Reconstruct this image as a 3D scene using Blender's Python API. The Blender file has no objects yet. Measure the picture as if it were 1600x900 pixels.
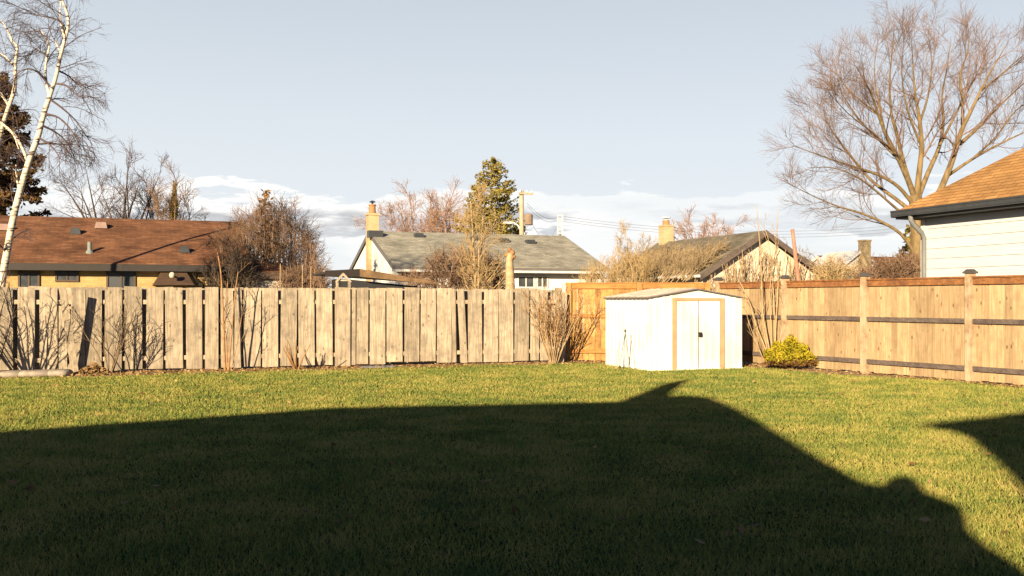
import bpy, math, random
import numpy as np
from mathutils import Vector

# ------------------------------------------------------------------ camera, sky, sun, exposure
S = bpy.context.scene
COL = S.collection
F = 1556.0; HZ = 470.0; EYE = 1.5            # focal length in photo pixels, horizon row, eye height
SUN_AZ = 22.0; SUN_EL = 16.0                 # light travels forward and to the right by SUN_AZ degrees
cam = bpy.data.objects.new('camera', bpy.data.cameras.new('camera'))
COL.objects.link(cam)
cam.location = (0, 0, EYE); cam.rotation_euler = (math.radians(90), 0, 0)
cam.data.sensor_width = 36; cam.data.lens = 36 * F / 1600
cam.data.shift_y = (HZ - 450) / 1600
cam.data.clip_end = 5000; cam.data.clip_start = 0.05
S.camera = cam

W = bpy.data.worlds.new('World'); S.world = W; W.use_nodes = True
nt = W.node_tree; nt.nodes.clear()
def N(t, typ, **kw):
    n = t.nodes.new(typ)
    for k, v in kw.items(): setattr(n, k, v)
    return n
def math_node(t, op, a, b=None, clamp=False):
    n = N(t, 'ShaderNodeMath', operation=op, use_clamp=clamp)
    for i, v in enumerate((a, b)):
        if v is None: continue
        if isinstance(v, (int, float)): n.inputs[i].default_value = v
        else: t.links.new(v, n.inputs[i])
    return n.outputs[0]
def maprange(t, v, a, b, c=0.0, d=1.0, smooth=True):
    n = N(t, 'ShaderNodeMapRange'); n.interpolation_type = 'SMOOTHSTEP' if smooth else 'LINEAR'
    t.links.new(v, n.inputs[0])
    for i, x in enumerate((a, b, c, d)): n.inputs[i + 1].default_value = x
    return n.outputs[0]
def mixc(t, f, a, b, blend='MIX'):
    n = N(t, 'ShaderNodeMix', data_type='RGBA', blend_type=blend)
    for i, v in ((0, f), (6, a), (7, b)):
        if isinstance(v, (int, float)): n.inputs[i].default_value = v
        elif isinstance(v, (tuple, list)): n.inputs[i].default_value = (*v[:3], 1)
        else: t.links.new(v, n.inputs[i])
    return n.outputs[2]
sky = N(nt, 'ShaderNodeTexSky', sky_type='NISHITA', sun_disc=False)
sky.sun_elevation = math.radians(SUN_EL); sky.sun_rotation = math.radians(180 + SUN_AZ)
sky.air_density = 1.0; sky.dust_density = 0.6; sky.ozone_density = 1.0
tc = N(nt, 'ShaderNodeTexCoord'); sp = N(nt, 'ShaderNodeSeparateXYZ')
nt.links.new(tc.outputs['Generated'], sp.inputs[0])
az = math_node(nt, 'ARCTAN2', sp.outputs[0], sp.outputs[1]); el = math_node(nt, 'ARCSINE', sp.outputs[2])
cb = N(nt, 'ShaderNodeCombineXYZ')
nt.links.new(math_node(nt, 'MULTIPLY', az, 7.0), cb.inputs[0]); nt.links.new(math_node(nt, 'MULTIPLY', el, 30.0), cb.inputs[1])
def wnoise(scale, det, off=0.0, rough=.55):
    n = N(nt, 'ShaderNodeTexNoise'); n.inputs['Scale'].default_value = scale; n.inputs['Detail'].default_value = det; n.inputs['Roughness'].default_value = rough
    a = N(nt, 'ShaderNodeVectorMath', operation='ADD'); a.inputs[1].default_value = (off, off * .7, 3.1)
    nt.links.new(cb.outputs[0], a.inputs[0]); nt.links.new(a.outputs[0], n.inputs['Vector']); return n.outputs[0]
SKYK = 0.06; EXPO = 1.8
UNIT = 1 / (SKYK * 2 ** EXPO)                # radiance that renders as display white
# clear sky: Nishita, deeper towards the zenith, milky towards the horizon
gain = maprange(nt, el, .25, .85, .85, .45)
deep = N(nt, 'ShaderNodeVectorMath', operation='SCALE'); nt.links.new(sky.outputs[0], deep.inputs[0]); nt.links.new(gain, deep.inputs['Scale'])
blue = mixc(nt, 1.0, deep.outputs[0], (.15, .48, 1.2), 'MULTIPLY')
pale = N(nt, 'ShaderNodeValToRGB'); nt.links.new(maprange(nt, el, 0, .34, 0, 1, False), pale.inputs[0])
pe = pale.color_ramp.elements; pe[0].position = 0; pe[0].color = (.93, .94, .92, 1); pe[1].position = 1; pe[1].color = (.575, .645, .70, 1)
e = pe.new(.45); e.color = (.80, .845, .86, 1)
pv = N(nt, 'ShaderNodeVectorMath', operation='SCALE'); pv.inputs['Scale'].default_value = UNIT; nt.links.new(pale.outputs[0], pv.inputs[0])
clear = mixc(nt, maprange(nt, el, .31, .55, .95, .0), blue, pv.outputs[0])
# a band of low cumulus with grey flat bases
puff = wnoise(.8, 7, 4.0); wob = math_node(nt, 'MULTIPLY', math_node(nt, 'SUBTRACT', wnoise(1.7, 6, 9.0), .5), .095)
where = maprange(nt, wnoise(.45, 2, 1.5), .36, .52, .4, 1)
top = math_node(nt, 'ADD', el, wob)
body = math_node(nt, 'MULTIPLY', maprange(nt, top, .102, .109, 1, 0), maprange(nt, top, .055, .075, .55, 1))
cl = math_node(nt, 'MULTIPLY', math_node(nt, 'MULTIPLY', body, where), maprange(nt, puff, .36, .48, .35, 1))
grey = math_node(nt, 'MULTIPLY', maprange(nt, math_node(nt, 'ADD', el, math_node(nt, 'MULTIPLY', wob, .8)), .068, .074, 0, 1), maprange(nt, math_node(nt, 'ADD', el, wob), .078, .094, 1, 0))
grey = math_node(nt, 'MULTIPLY', grey, maprange(nt, wnoise(.7, 5, 20.0), .30, .46))
ccol = mixc(nt, grey, (1.08, 1.07, 1.04), (.60, .615, .64))
cloudv = N(nt, 'ShaderNodeVectorMath', operation='SCALE'); cloudv.inputs['Scale'].default_value = UNIT
nt.links.new(ccol, cloudv.inputs[0])
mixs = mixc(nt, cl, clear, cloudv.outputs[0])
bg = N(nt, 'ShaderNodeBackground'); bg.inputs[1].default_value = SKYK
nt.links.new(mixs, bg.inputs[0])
nt.links.new(bg.outputs[0], N(nt, 'ShaderNodeOutputWorld').inputs[0])

sl = bpy.data.lights.new('sun', 'SUN'); sl.energy = 5.0; sl.angle = math.radians(.5); sl.color = (1.0, .80, .53)
so = bpy.data.objects.new('sun', sl); COL.objects.link(so)
a_, e_ = math.radians(SUN_AZ), math.radians(SUN_EL)
TRAVEL = Vector((math.sin(a_) * math.cos(e_), math.cos(a_) * math.cos(e_), -math.sin(e_)))
so.rotation_euler = TRAVEL.to_track_quat('-Z', 'Y').to_euler(); so.location = (-20, -40, 30)
S.view_settings.view_transform = 'Standard'; S.view_settings.look = 'None'
S.view_settings.gamma = 1; S.view_settings.use_curve_mapping = False
S.view_settings.exposure = EXPO

# ------------------------------------------------------------------ helpers
rng = np.random.default_rng(11); R = random.Random(5)
TH = math.atan2(.344, .939)
U = np.array([.939, .344, 0.0]); V = np.array([-.344, .939, 0.0]); Z = np.array([0, 0, 1.0])
def at(x, y, Y): return np.array([(x - 800) / F * Y, Y, EYE - (y - HZ) / F * Y])
def on_line(px, P, d):                        # plan point where the column px crosses the line P + t d
    k = (px - 800) / F
    t = (k * P[1] - P[0]) / (d[0] - k * d[1])
    return np.array([P[0] + t * d[0], P[1] + t * d[1], 0.0])
ORG = {}
def link(o, parent=None):
    COL.objects.link(o)
    if parent is not None: o.parent = parent
def thing(name, label, cat, loc, group=None):
    o = bpy.data.objects.new(name, None); link(o)
    o.location = Vector(loc); o.empty_display_size = .2
    o['label'] = label; o['category'] = cat
    if group: o['group'] = group
    ORG[o.name] = np.array(loc, float)
    return o
def mesh_obj(name, verts, loops, starts, totals, mat, parent=None, smooth=False, loc=None):
    verts = np.asarray(verts, np.float32)
    org = ORG[parent.name] if parent is not None else (np.array(loc, float) if loc is not None else np.zeros(3))
    me = bpy.data.meshes.new(name)
    me.vertices.add(len(verts)); me.vertices.foreach_set('co', (verts - org).astype(np.float32).ravel())
    me.loops.add(len(loops)); me.loops.foreach_set('vertex_index', np.asarray(loops, np.int32))
    me.polygons.add(len(starts)); me.polygons.foreach_set('loop_start', np.asarray(starts, np.int32))
    me.polygons.foreach_set('loop_total', np.asarray(totals, np.int32))
    me.polygons.foreach_set('use_smooth', np.full(len(starts), smooth))
    me.update(calc_edges=True); me.validate()
    if mat is not None: me.materials.append(mat)
    o = bpy.data.objects.new(name, me); link(o, parent)
    if parent is None and loc is not None: o.location = Vector(loc)
    ORG[o.name] = org
    return o
class MB:
    def __init__(s): s.v = []; s.f = []
    def face(s, *pts):
        b = len(s.v); s.v += [np.asarray(p, float) for p in pts]; s.f.append(list(range(b, b + len(pts))))
    def hexa(s, p):                             # 8 corners: bottom ring 0-3, top ring 4-7
        b = len(s.v); s.v += [np.asarray(q, float) for q in p]
        for q in ((3, 2, 1, 0), (4, 5, 6, 7), (0, 1, 5, 4), (1, 2, 6, 5), (2, 3, 7, 6), (3, 0, 4, 7)): s.f.append([b + i for i in q])
    def box(s, o, a, b, c):                     # corner o, edge vectors
        o, a, b, c = (np.asarray(q, float) for q in (o, a, b, c))
        s.hexa([o, o + a, o + a + b, o + b, o + c, o + a + c, o + a + b + c, o + b + c])
    def cbox(s, c, sx, sy, sz, ax=U, ay=V, az=Z):
        ax, ay, az = np.asarray(ax) * sx, np.asarray(ay) * sy, np.asarray(az) * sz
        s.box(np.asarray(c) - ax / 2 - ay / 2 - az / 2, ax, ay, az)
    def prism(s, poly, ext):                    # closed polygon (any winding) extruded by vector
        n = len(poly); b = len(s.v); ext = np.asarray(ext, float)
        s.v += [np.asarray(p, float) for p in poly] + [np.asarray(p, float) + ext for p in poly]
        s.f.append([b + i for i in range(n)][::-1]); s.f.append([b + n + i for i in range(n)])
        for i in range(n): j = (i + 1) % n; s.f.append([b + i, b + j, b + n + j, b + n + i])
    def cyl(s, p, q, r0, r1=None, n=12):
        p, q = np.asarray(p, float), np.asarray(q, float); r1 = r0 if r1 is None else r1
        d = (q - p) / np.linalg.norm(q - p); a = np.cross(d, [1, 0, 0] if abs(d[0]) < .8 else [0, 1, 0]); a /= np.linalg.norm(a); c = np.cross(d, a)
        b = len(s.v)
        for P, r in ((p, r0), (q, r1)):
            for i in range(n):
                t = 2 * math.pi * i / n; s.v.append(P + r * (math.cos(t) * a + math.sin(t) * c))
        for i in range(n): j = (i + 1) % n; s.f.append([b + i, b + j, b + n + j, b + n + i])
        s.f.append([b + i for i in range(n)][::-1]); s.f.append([b + n + i for i in range(n)])
    def lathe(s, c, prof, n=14, squash=(1, 1)):
        b = len(s.v); c = np.asarray(c, float)
        for r, z in prof:
            for i in range(n):
                t = 2 * math.pi * i / n; s.v.append(c + [r * math.cos(t) * squash[0], r * math.sin(t) * squash[1], z])
        for k in range(len(prof) - 1):
            for i in range(n): j = (i + 1) % n; s.f.append([b + k * n + i, b + k * n + j, b + (k + 1) * n + j, b + (k + 1) * n + i])
        s.f.append([b + i for i in range(n)][::-1]); s.f.append([b + (len(prof) - 1) * n + i for i in range(n)])
    def build(s, name, mat, parent=None, smooth=False, loc=None):
        tot = [len(f) for f in s.f]; st = np.concatenate([[0], np.cumsum(tot)[:-1]])
        return mesh_obj(name, np.array(s.v), np.concatenate(s.f), st, tot, mat, parent, smooth, loc)
class Tubes:
    """many branches: polylines grouped by point count and sides, meshed together"""
    def __init__(s): s.g = {}
    def add(s, pts, rad, sides=4): s.g.setdefault((len(pts), sides), []).append((np.asarray(pts, float), np.asarray(rad, float)))
    def build(s, name, mat, parent=None, smooth=True, loc=None, extra=None):
        vs, ls, tot = [], [], []; base = 0
        for (K, n), items in s.g.items():
            P = np.stack([i[0] for i in items]); r = np.stack([i[1] for i in items]); M = len(items)
            T = np.gradient(P, axis=1); T /= np.linalg.norm(T, axis=2, keepdims=True) + 1e-9
            D = P[:, -1] - P[:, 0]; ref = np.where(np.abs(D[:, :1]) < .7 * np.linalg.norm(D, axis=1, keepdims=True), [[1., 0, 0]], [[0, 1., 0]])
            A = np.cross(T, ref[:, None, :]); A /= np.linalg.norm(A, axis=2, keepdims=True) + 1e-9
            B = np.cross(T, A)
            an = np.arange(n) * 2 * np.pi / n
            ring = P[:, :, None] + r[:, :, None, None] * (np.cos(an)[None, None, :, None] * A[:, :, None] + np.sin(an)[None, None, :, None] * B[:, :, None])
            vs.append(ring.reshape(-1, 3))
            m, k, i = np.meshgrid(np.arange(M), np.arange(K - 1), np.arange(n), indexing='ij')
            o = base + m * K * n + k * n; j = (i + 1) % n
            ls.append(np.stack([o + i, o + j, o + n + j, o + n + i], -1).reshape(-1)); tot.append(np.full(M * (K - 1) * n, 4))
            base += M * K * n
        if extra is not None:
            ev, ef = extra; vs.append(ev); ls.append((np.asarray(ef) + base).reshape(-1)); tot.append(np.full(len(ef), len(ef[0])))
        t = np.concatenate(tot); st = np.concatenate([[0], np.cumsum(t)[:-1]])
        return mesh_obj(name, np.concatenate(vs), np.concatenate(ls), st, t, mat, parent, smooth, loc)
def nrm(v): return v / (np.linalg.norm(v) + 1e-9)
def wpath(p, d, L, K, wig, up=0.0):
    pts = [p]; d = nrm(d); q = rng.normal(0, wig, (K - 1, 3))
    for i in range(K - 1):
        d = nrm(d + q[i] + up * Z); p = p + d * (L / (K - 1)); pts.append(p)
    return np.array(pts)
def sample(path, rad, t):
    x = t * (len(path) - 1); i = min(int(x), len(path) - 2); f = x - i
    return path[i] * (1 - f) + path[i + 1] * f, nrm(path[i + 1] - path[i]), rad[i] * (1 - f) + rad[i + 1] * f
def tilt(d, ang):
    r = rng.normal(size=3); r -= r.dot(d) * d; r = nrm(r)
    return d * math.cos(ang) + r * math.sin(ang)
def ramify(TT, path, rad, spec, lv=0):
    """spec: list of (count, t0, (ang lo, hi), (len lo, hi), radius ratio, K, wiggle, up, sides, min radius)"""
    if lv >= len(spec): return
    n, t0, (a0, a1), (l0, l1), rr, K, wig, up, sd, rmin = spec[lv]
    T = TT[min(lv, len(TT) - 1)]
    for i in range(n):
        t = t0 + (1 - t0) * (i + R.random()) / n
        p, d, r = sample(path, rad, t)
        L = R.uniform(l0, l1) * (1.15 - .6 * t)
        q = wpath(p, tilt(d, R.uniform(a0, a1)), L, K, wig, up)
        r0 = max(r * rr, rmin); rr_ = np.linspace(r0, max(r0 * .35, rmin * .7), K)
        T.add(q, rr_, sd); ramify(TT, q, rr_, spec, lv + 1)

# ------------------------------------------------------------------ materials
def principled(name):
    m = bpy.data.materials.new(name); m.use_nodes = True
    return m, m.node_tree, m.node_tree.nodes['Principled BSDF']
def surf(name, c1, c2, sc=(3, 3, 3), detail=5, rough=.85, island=0.0, bump=0.0, c3=None, sc3=.6, lo=.35, hi=.65, spec=.25, metal=0.0, rot=0.0, ofs=True):
    """two tones by stretched noise, optional third tone in large patches, brightness changing per loose piece"""
    m, t, b = principled(name)
    tc = N(t, 'ShaderNodeTexCoord'); mp = N(t, 'ShaderNodeMapping'); mp.inputs['Scale'].default_value = sc; mp.inputs['Rotation'].default_value = (0, 0, rot)
    geo = N(t, 'ShaderNodeNewGeometry')
    vec = tc.outputs['Object']
    if island and ofs:
        va = N(t, 'ShaderNodeVectorMath', operation='ADD'); t.links.new(vec, va.inputs[0])
        sc_ = math_node(t, 'MULTIPLY', geo.outputs['Random Per Island'], 37.0); t.links.new(sc_, va.inputs[1]); vec = va.outputs[0]
    t.links.new(vec, mp.inputs[0])
    n = N(t, 'ShaderNodeTexNoise'); n.inputs['Scale'].default_value = 1; n.inputs['Detail'].default_value = detail; n.inputs['Roughness'].default_value = .6
    t.links.new(mp.outputs[0], n.inputs['Vector'])
    col = mixc(t, maprange(t, n.outputs[0], lo, hi), c1, c2)
    if c3 is not None:
        n3 = N(t, 'ShaderNodeTexNoise'); n3.inputs['Scale'].default_value = sc3; n3.inputs['Detail'].default_value = 4; t.links.new(vec, n3.inputs['Vector'])
        col = mixc(t, maprange(t, n3.outputs[0], .45, .66), col, c3)
    if island:
        f = maprange(t, geo.outputs['Random Per Island'], 0, 1, 1 - island, 1 + island, smooth=False)
        vm = N(t, 'ShaderNodeVectorMath', operation='SCALE'); t.links.new(col, vm.inputs[0]); t.links.new(f, vm.inputs['Scale']); col = vm.outputs[0]
    t.links.new(col, b.inputs['Base Color'])
    b.inputs['Roughness'].default_value = rough; b.inputs['Specular IOR Level'].default_value = spec; b.inputs['Metallic'].default_value = metal
    if bump:
        bn = N(t, 'ShaderNodeBump'); bn.inputs['Strength'].default_value = bump; bn.inputs['Distance'].default_value = .02
        t.links.new(n.outputs[0], bn.inputs['Height']); t.links.new(bn.outputs[0], b.inputs['Normal'])
    return m
def wood(name, c1, c2, ck, island=.15, knots=True, rough=.85, axis='Z', stain=None):
    """planks: grain along the plank, dark knots, weather stains, each plank its own tone"""
    m, t, b = principled(name)
    tc = N(t, 'ShaderNodeTexCoord'); geo = N(t, 'ShaderNodeNewGeometry')
    va = N(t, 'ShaderNodeVectorMath', operation='ADD'); t.links.new(tc.outputs['Object'], va.inputs[0])
    t.links.new(math_node(t, 'MULTIPLY', geo.outputs['Random Per Island'], 53.0), va.inputs[1])
    mp = N(t, 'ShaderNodeMapping'); mp.inputs['Rotation'].default_value = (0, 0, -TH)
    mp.inputs['Scale'].default_value = (28, 28, 1.6) if axis == 'Z' else ((1.6, 28, 28) if axis == 'X' else (28, 1.6, 28))
    t.links.new(va.outputs[0], mp.inputs[0])
    n = N(t, 'ShaderNodeTexNoise'); n.inputs['Scale'].default_value = 1; n.inputs['Detail'].default_value = 6; n.inputs['Roughness'].default_value = .65; n.inputs['Distortion'].default_value = .6
    t.links.new(mp.outputs[0], n.inputs['Vector'])
    col = mixc(t, maprange(t, n.outputs[0], .32, .68), c1, c2)
    n3 = N(t, 'ShaderNodeTexNoise'); n3.inputs['Scale'].default_value = 3.0; n3.inputs['Detail'].default_value = 8; n3.inputs['Roughness'].default_value = .7; t.links.new(va.outputs[0], n3.inputs['Vector'])
    col = mixc(t, maprange(t, n3.outputs[0], .42, .68, 0, .7), col, stain or ck)
    if knots:
        mk = N(t, 'ShaderNodeMapping'); mk.inputs['Scale'].default_value = (7, 7, 3.4) if axis == 'Z' else (2.6, 2.6, 8); t.links.new(va.outputs[0], mk.inputs[0])
        vo = N(t, 'ShaderNodeTexVoronoi'); vo.inputs['Scale'].default_value = 1.0; t.links.new(mk.outputs[0], vo.inputs['Vector'])
        col = mixc(t, maprange(t, vo.outputs['Distance'], .07, .17, .85, 0), col, ck)
    f = maprange(t, geo.outputs['Random Per Island'], 0, 1, 1 - island, 1 + island, smooth=False)
    vm = N(t, 'ShaderNodeVectorMath', operation='SCALE'); t.links.new(col, vm.inputs[0]); t.links.new(f, vm.inputs['Scale'])
    t.links.new(vm.outputs[0], b.inputs['Base Color'])
    b.inputs['Roughness'].default_value = rough; b.inputs['Specular IOR Level'].default_value = .2
    bn = N(t, 'ShaderNodeBump'); bn.inputs['Strength'].default_value = .35; bn.inputs['Distance'].default_value = .01
    t.links.new(n.outputs[0], bn.inputs['Height']); t.links.new(bn.outputs[0], b.inputs['Normal'])
    return m
def bricky(name, c1, c2, mortar, bw, bh, msize, along='U', rough=.9, vary=.5, island=0):
    """courses of brick or shingle: x along the wall, y up"""
    m, t, b = principled(name)
    tc = N(t, 'ShaderNodeTexCoord'); mp = N(t, 'ShaderNodeMapping'); mp.vector_type = 'POINT'; mp.inputs['Rotation'].default_value = (0, 0, -TH)
    t.links.new(tc.outputs['Object'], mp.inputs[0])
    s = N(t, 'ShaderNodeSeparateXYZ'); t.links.new(mp.outputs[0], s.inputs[0]); c = N(t, 'ShaderNodeCombineXYZ')
    t.links.new(s.outputs[0 if along == 'U' else 1], c.inputs[0]); t.links.new(s.outputs[2], c.inputs[1])
    br = N(t, 'ShaderNodeTexBrick'); t.links.new(c.outputs[0], br.inputs['Vector'])
    br.inputs['Color1'].default_value = (*c1, 1); br.inputs['Color2'].default_value = (*c2, 1); br.inputs['Mortar'].default_value = (*mortar, 1)
    br.inputs['Scale'].default_value = 1; br.inputs['Brick Width'].default_value = bw; br.inputs['Row Height'].default_value = bh; br.inputs['Mortar Size'].default_value = msize; br.inputs['Bias'].default_value = 0
    n = N(t, 'ShaderNodeTexNoise'); n.inputs['Scale'].default_value = 1.1; n.inputs['Detail'].default_value = 8; n.inputs['Roughness'].default_value = .7; t.links.new(tc.outputs['Object'], n.inputs['Vector'])
    vm = N(t, 'ShaderNodeVectorMath', operation='SCALE'); t.links.new(br.outputs['Color'], vm.inputs[0]); t.links.new(maprange(t, n.outputs[0], .25, .75, 1 - vary, 1 + vary), vm.inputs['Scale'])
    t.links.new(vm.outputs[0], b.inputs['Base Color']); b.inputs['Roughness'].default_value = rough; b.inputs['Specular IOR Level'].default_value = .15
    return m
def flat(name, c, rough=.6, metal=0, spec=.4): return surf(name, [x * .88 for x in c], [min(1, x * 1.08) for x in c], (4, 4, 4), rough=rough, metal=metal, spec=spec)
def leafy(name, c1, c2, trans=.25, sc=1.5, island=.35):
    m = bpy.data.materials.new(name); m.use_nodes = True; t = m.node_tree; t.nodes.clear()
    tc = N(t, 'ShaderNodeTexCoord'); n = N(t, 'ShaderNodeTexNoise'); n.inputs['Scale'].default_value = sc; n.inputs['Detail'].default_value = 4
    t.links.new(tc.outputs['Object'], n.inputs['Vector']); geo = N(t, 'ShaderNodeNewGeometry')
    r = geo.outputs['Random Per Island']
    f = math_node(t, 'ADD', math_node(t, 'MULTIPLY', r, island), math_node(t, 'MULTIPLY', maprange(t, n.outputs[0], .32, .68), 1 - island))
    col = mixc(t, f, c1, c2)
    d = N(t, 'ShaderNodeBsdfDiffuse'); tr = N(t, 'ShaderNodeBsdfTranslucent'); mx = N(t, 'ShaderNodeMixShader'); mx.inputs[0].default_value = trans
    t.links.new(col, d.inputs[0]); t.links.new(col, tr.inputs[0]); t.links.new(d.outputs[0], mx.inputs[1]); t.links.new(tr.outputs[0], mx.inputs[2])
    t.links.new(mx.outputs[0], N(t, 'ShaderNodeOutputMaterial').inputs[0])
    return m

M_old = wood('weathered_grey_wood', (.160, .130, .092), (.315, .258, .185), (.080, .064, .047), .20, knots=True, stain=(.115, .095, .072))
M_oldrail = wood('weathered_rail_wood', (.256, .198, .134), (.352, .288, .211), (.141, .109, .071), .08, knots=False, axis='X')
M_ced = wood('fresh_cedar_boards', (.229, .125, .040), (.317, .185, .066), (.124, .056, .017), .2)
M_cedr = wood('fresh_cedar_rail', (.241, .105, .029), (.304, .153, .048), (.147, .063, .021), .08, axis='X')
M_pale = wood('pale_sunbleached_boards', (.205, .141, .072), (.307, .226, .130), (.089, .048, .026), .22, stain=(.189, .121, .068))
M_top = wood('red_cedar_top_rail', (.131, .053, .018), (.213, .098, .034), (.063, .026, .016), .1, axis='Y')
M_grail = wood('greyed_rail', (.057, .044, .039), (.105, .081, .068), (.037, .026, .024), .1, axis='Y', knots=False)
M_post = wood('pale_post', (.262, .189, .116), (.336, .257, .168), (.131, .079, .042), .08)
M_black = flat('black_plastic_and_shade', (.012, .012, .013), .5)
M_cap = flat('dark_post_cap', (.050, .045, .042), .5)
M_shedw = surf('white_painted_steel', (.47, .47, .445), (.51, .51, .48), (2, 2, 5), rough=.45, c3=(.405, .396, .352), sc3=1.2, spec=.4)
M_shedt = flat('tan_painted_steel', (.294, .198, .109), .5)
M_shedr = surf('dusty_tan_roof_steel', (.311, .224, .181), (.397, .302, .251), (3, 3, 3), rough=.6)
M_edge = flat('grey_edge_steel', (.084, .079, .074), .5)
M_soil = surf('bare_soil', (.153, .099, .052), (.297, .203, .108), (5, 5, 5), 8, bump=.6, c3=(.360, .261, .144), sc3=1.6)
M_leaf = leafy('dry_leaves', (.098, .049, .021), (.328, .221, .107), .15, 3, .8)
M_grass = None
M_rock = surf('limestone_slab', (.157, .131, .100), (.252, .215, .173), (5, 5, 9), 8, bump=.8)
M_grock = surf('grey_fieldstone', (.074, .068, .068), (.136, .131, .131), (6, 6, 6), 8, bump=.8)
M_bark = surf('grey_brown_bark', (.079, .052, .031), (.157, .110, .063), (9, 9, 3), 6, bump=.5)
M_dbark = surf('dark_bark', (.031, .022, .016), (.068, .048, .031), (9, 9, 3), 6)
M_mbark = surf('olive_tan_bark', (.085, .058, .026), (.155, .108, .05), (7, 7, 2.2), 6, bump=.4)
M_mtwig = surf('reddish_grey_twigs', (.10, .062, .046), (.165, .105, .078), (1.2, 1.2, 1.2), 3)
M_btwig = surf('dark_purple_twigs', (.039, .026, .026), (.079, .052, .048), (1.2, 1.2, 1.2), 3)
M_brtwig = surf('brown_twigs', (.094, .056, .034), (.172, .107, .066), (1.2, 1.2, 1.2), 3)
M_ptwig = surf('pinkish_twigs', (.189, .110, .074), (.252, .157, .105), (1.2, 1.2, 1.2), 3)
M_ttwig = surf('tan_twigs', (.221, .152, .067), (.320, .226, .111), (1.2, 1.2, 1.2), 3)
M_ltwig = surf('pale_tan_stems', (.221, .153, .079), (.304, .221, .126), (1.2, 1.2, 6), 3)
M_ostem = surf('orange_brown_stems', (.173, .089, .037), (.252, .147, .063), (3, 3, 6), 3)

# ------------------------------------------------------------------ ground, lawn, grass
LP = np.array([-9.78, 20.3, 0]); CP = np.array([1.39, 24.56, 0]); CC = np.array([5.12, 24.60, 0])
WD = np.array([.4628, -.8865, 0]); WI = np.array([-.8865, -.4628, 0]); WS = .522; BS = (CC[1] - CP[1]) / (CC[0] - CP[0])
def left_line(X): return LP[1] + (X - LP[0]) * U[1] / U[0]
def right_line_X(Y): return CC[0] + (CC[1] - Y) * WS
def structure(o, k='structure'): o['kind'] = k; return o
g = MB(); g.face((-1500, -600, 0), (1500, -600, 0), (1500, 2500, 0), (-1500, 2500, 0))
M_ground = surf('ground_turf', (.022, .029, .009), (.048, .048, .016), (.256, .256, .256), 8, c3=(.064, .051, .026), sc3=.05)
structure(g.build('ground', M_ground))
m, t, b = principled('lawn_turf')
tcn = N(t, 'ShaderNodeTexCoord')
def gn(scale, det=5):
    n = N(t, 'ShaderNodeTexNoise'); n.inputs['Scale'].default_value = scale; n.inputs['Detail'].default_value = det; t.links.new(tcn.outputs['Object'], n.inputs['Vector']); return n.outputs[0]
c = mixc(t, maprange(t, gn(14), .35, .65), (.018, .026, .009), (.036, .044, .014))
c = mixc(t, maprange(t, gn(.9), .42, .66, 0, .7), c, (.06, .05, .022))
t.links.new(c, b.inputs['Base Color']); b.inputs['Roughness'].default_value = 1; b.inputs['Specular IOR Level'].default_value = 0
M_lawn = m
BL = [(-14, left_line(-14)), (CP[0], CP[1]), (CC[0], CC[1]), (right_line_X(2), 2), (right_line_X(2), -2.2), (-14, -2.2)]
g = MB(); g.face(*[(x, y, .004) for x, y in BL]); structure(g.build('lawn', M_lawn))

# soil bed in front of the fences, with a wavy front edge
def bed_depth(X): return .75 + .45 * max(0, min(1, (-X - 3) / 6)) + .18 * math.sin(X * 1.3) + .12 * math.sin(X * 3.1 + 1)
g = MB(); xs = np.linspace(-14, 1.4, 60)
for a, c in zip(xs[:-1], xs[1:]):
    g.face((a, left_line(a) - bed_depth(a), .008), (c, left_line(c) - bed_depth(c), .008), (c, left_line(c) + .3, .008), (a, left_line(a) + .3, .008))
ys = np.linspace(0, 1, 20)
L2 = [CP + (CC - CP) * s for s in ys]
for s0, s1 in zip(L2[:-1], L2[1:]):
    g.face((s0[0] + .3, s0[1] - .95, .0085), (s1[0] + .3, s1[1] - .95, .0085), s1 + [0, .2, .0085], s0 + [0, .2, .0085])
ysr = np.linspace(26, 8, 50)
def bed_r(Y): return (.95 if Y > 20.5 else .28 + .67 * max(0, (Y - 18.5) / 2)) + .08 * math.sin(Y * 2.3)
for a, c in zip(ysr[:-1], ysr[1:]):
    g.face((right_line_X(a) - bed_r(a), a, .0075), (right_line_X(a) + .2, a, .0075), (right_line_X(c) + .2, c, .0075), (right_line_X(c) - bed_r(c), c, .0075))
structure(g.build('soil_bed', M_soil))

M_blade = bpy.data.materials.new('grass_blades'); M_blade.use_nodes = True; t = M_blade.node_tree; t.nodes.clear()
tcn = N(t, 'ShaderNodeTexCoord'); geo = N(t, 'ShaderNodeNewGeometry')
f = math_node(t, 'ADD', math_node(t, 'ADD', math_node(t, 'MULTIPLY', geo.outputs['Random Per Island'], .58), .09), math_node(t, 'MULTIPLY', maprange(t, gn(1.6, 9), .30, .70), .36))
f = math_node(t, 'ADD', f, math_node(t, 'MULTIPLY', maprange(t, gn(.38, 4), .35, .65), .16))
rp = N(t, 'ShaderNodeValToRGB'); el_ = rp.color_ramp.elements
el_[0].position = .12; el_[0].color = (.048, .086, .032, 1); el_[1].position = 1; el_[1].color = (.32, .262, .088, 1)
e = el_.new(.5); e.color = (.128, .165, .040, 1); e = el_.new(.72); e.color = (.225, .222, .050, 1)
t.links.new(f, rp.inputs[0])
d = N(t, 'ShaderNodeBsdfDiffuse'); tr = N(t, 'ShaderNodeBsdfTranslucent'); mx = N(t, 'ShaderNodeMixShader'); mx.inputs[0].default_value = .3
t.links.new(rp.outputs[0], d.inputs[0]); t.links.new(rp.outputs[0], tr.inputs[0]); t.links.new(d.outputs[0], mx.inputs[1]); t.links.new(tr.outputs[0], mx.inputs[2])
t.links.new(mx.outputs[0], N(t, 'ShaderNodeOutputMaterial').inputs[0])

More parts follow.
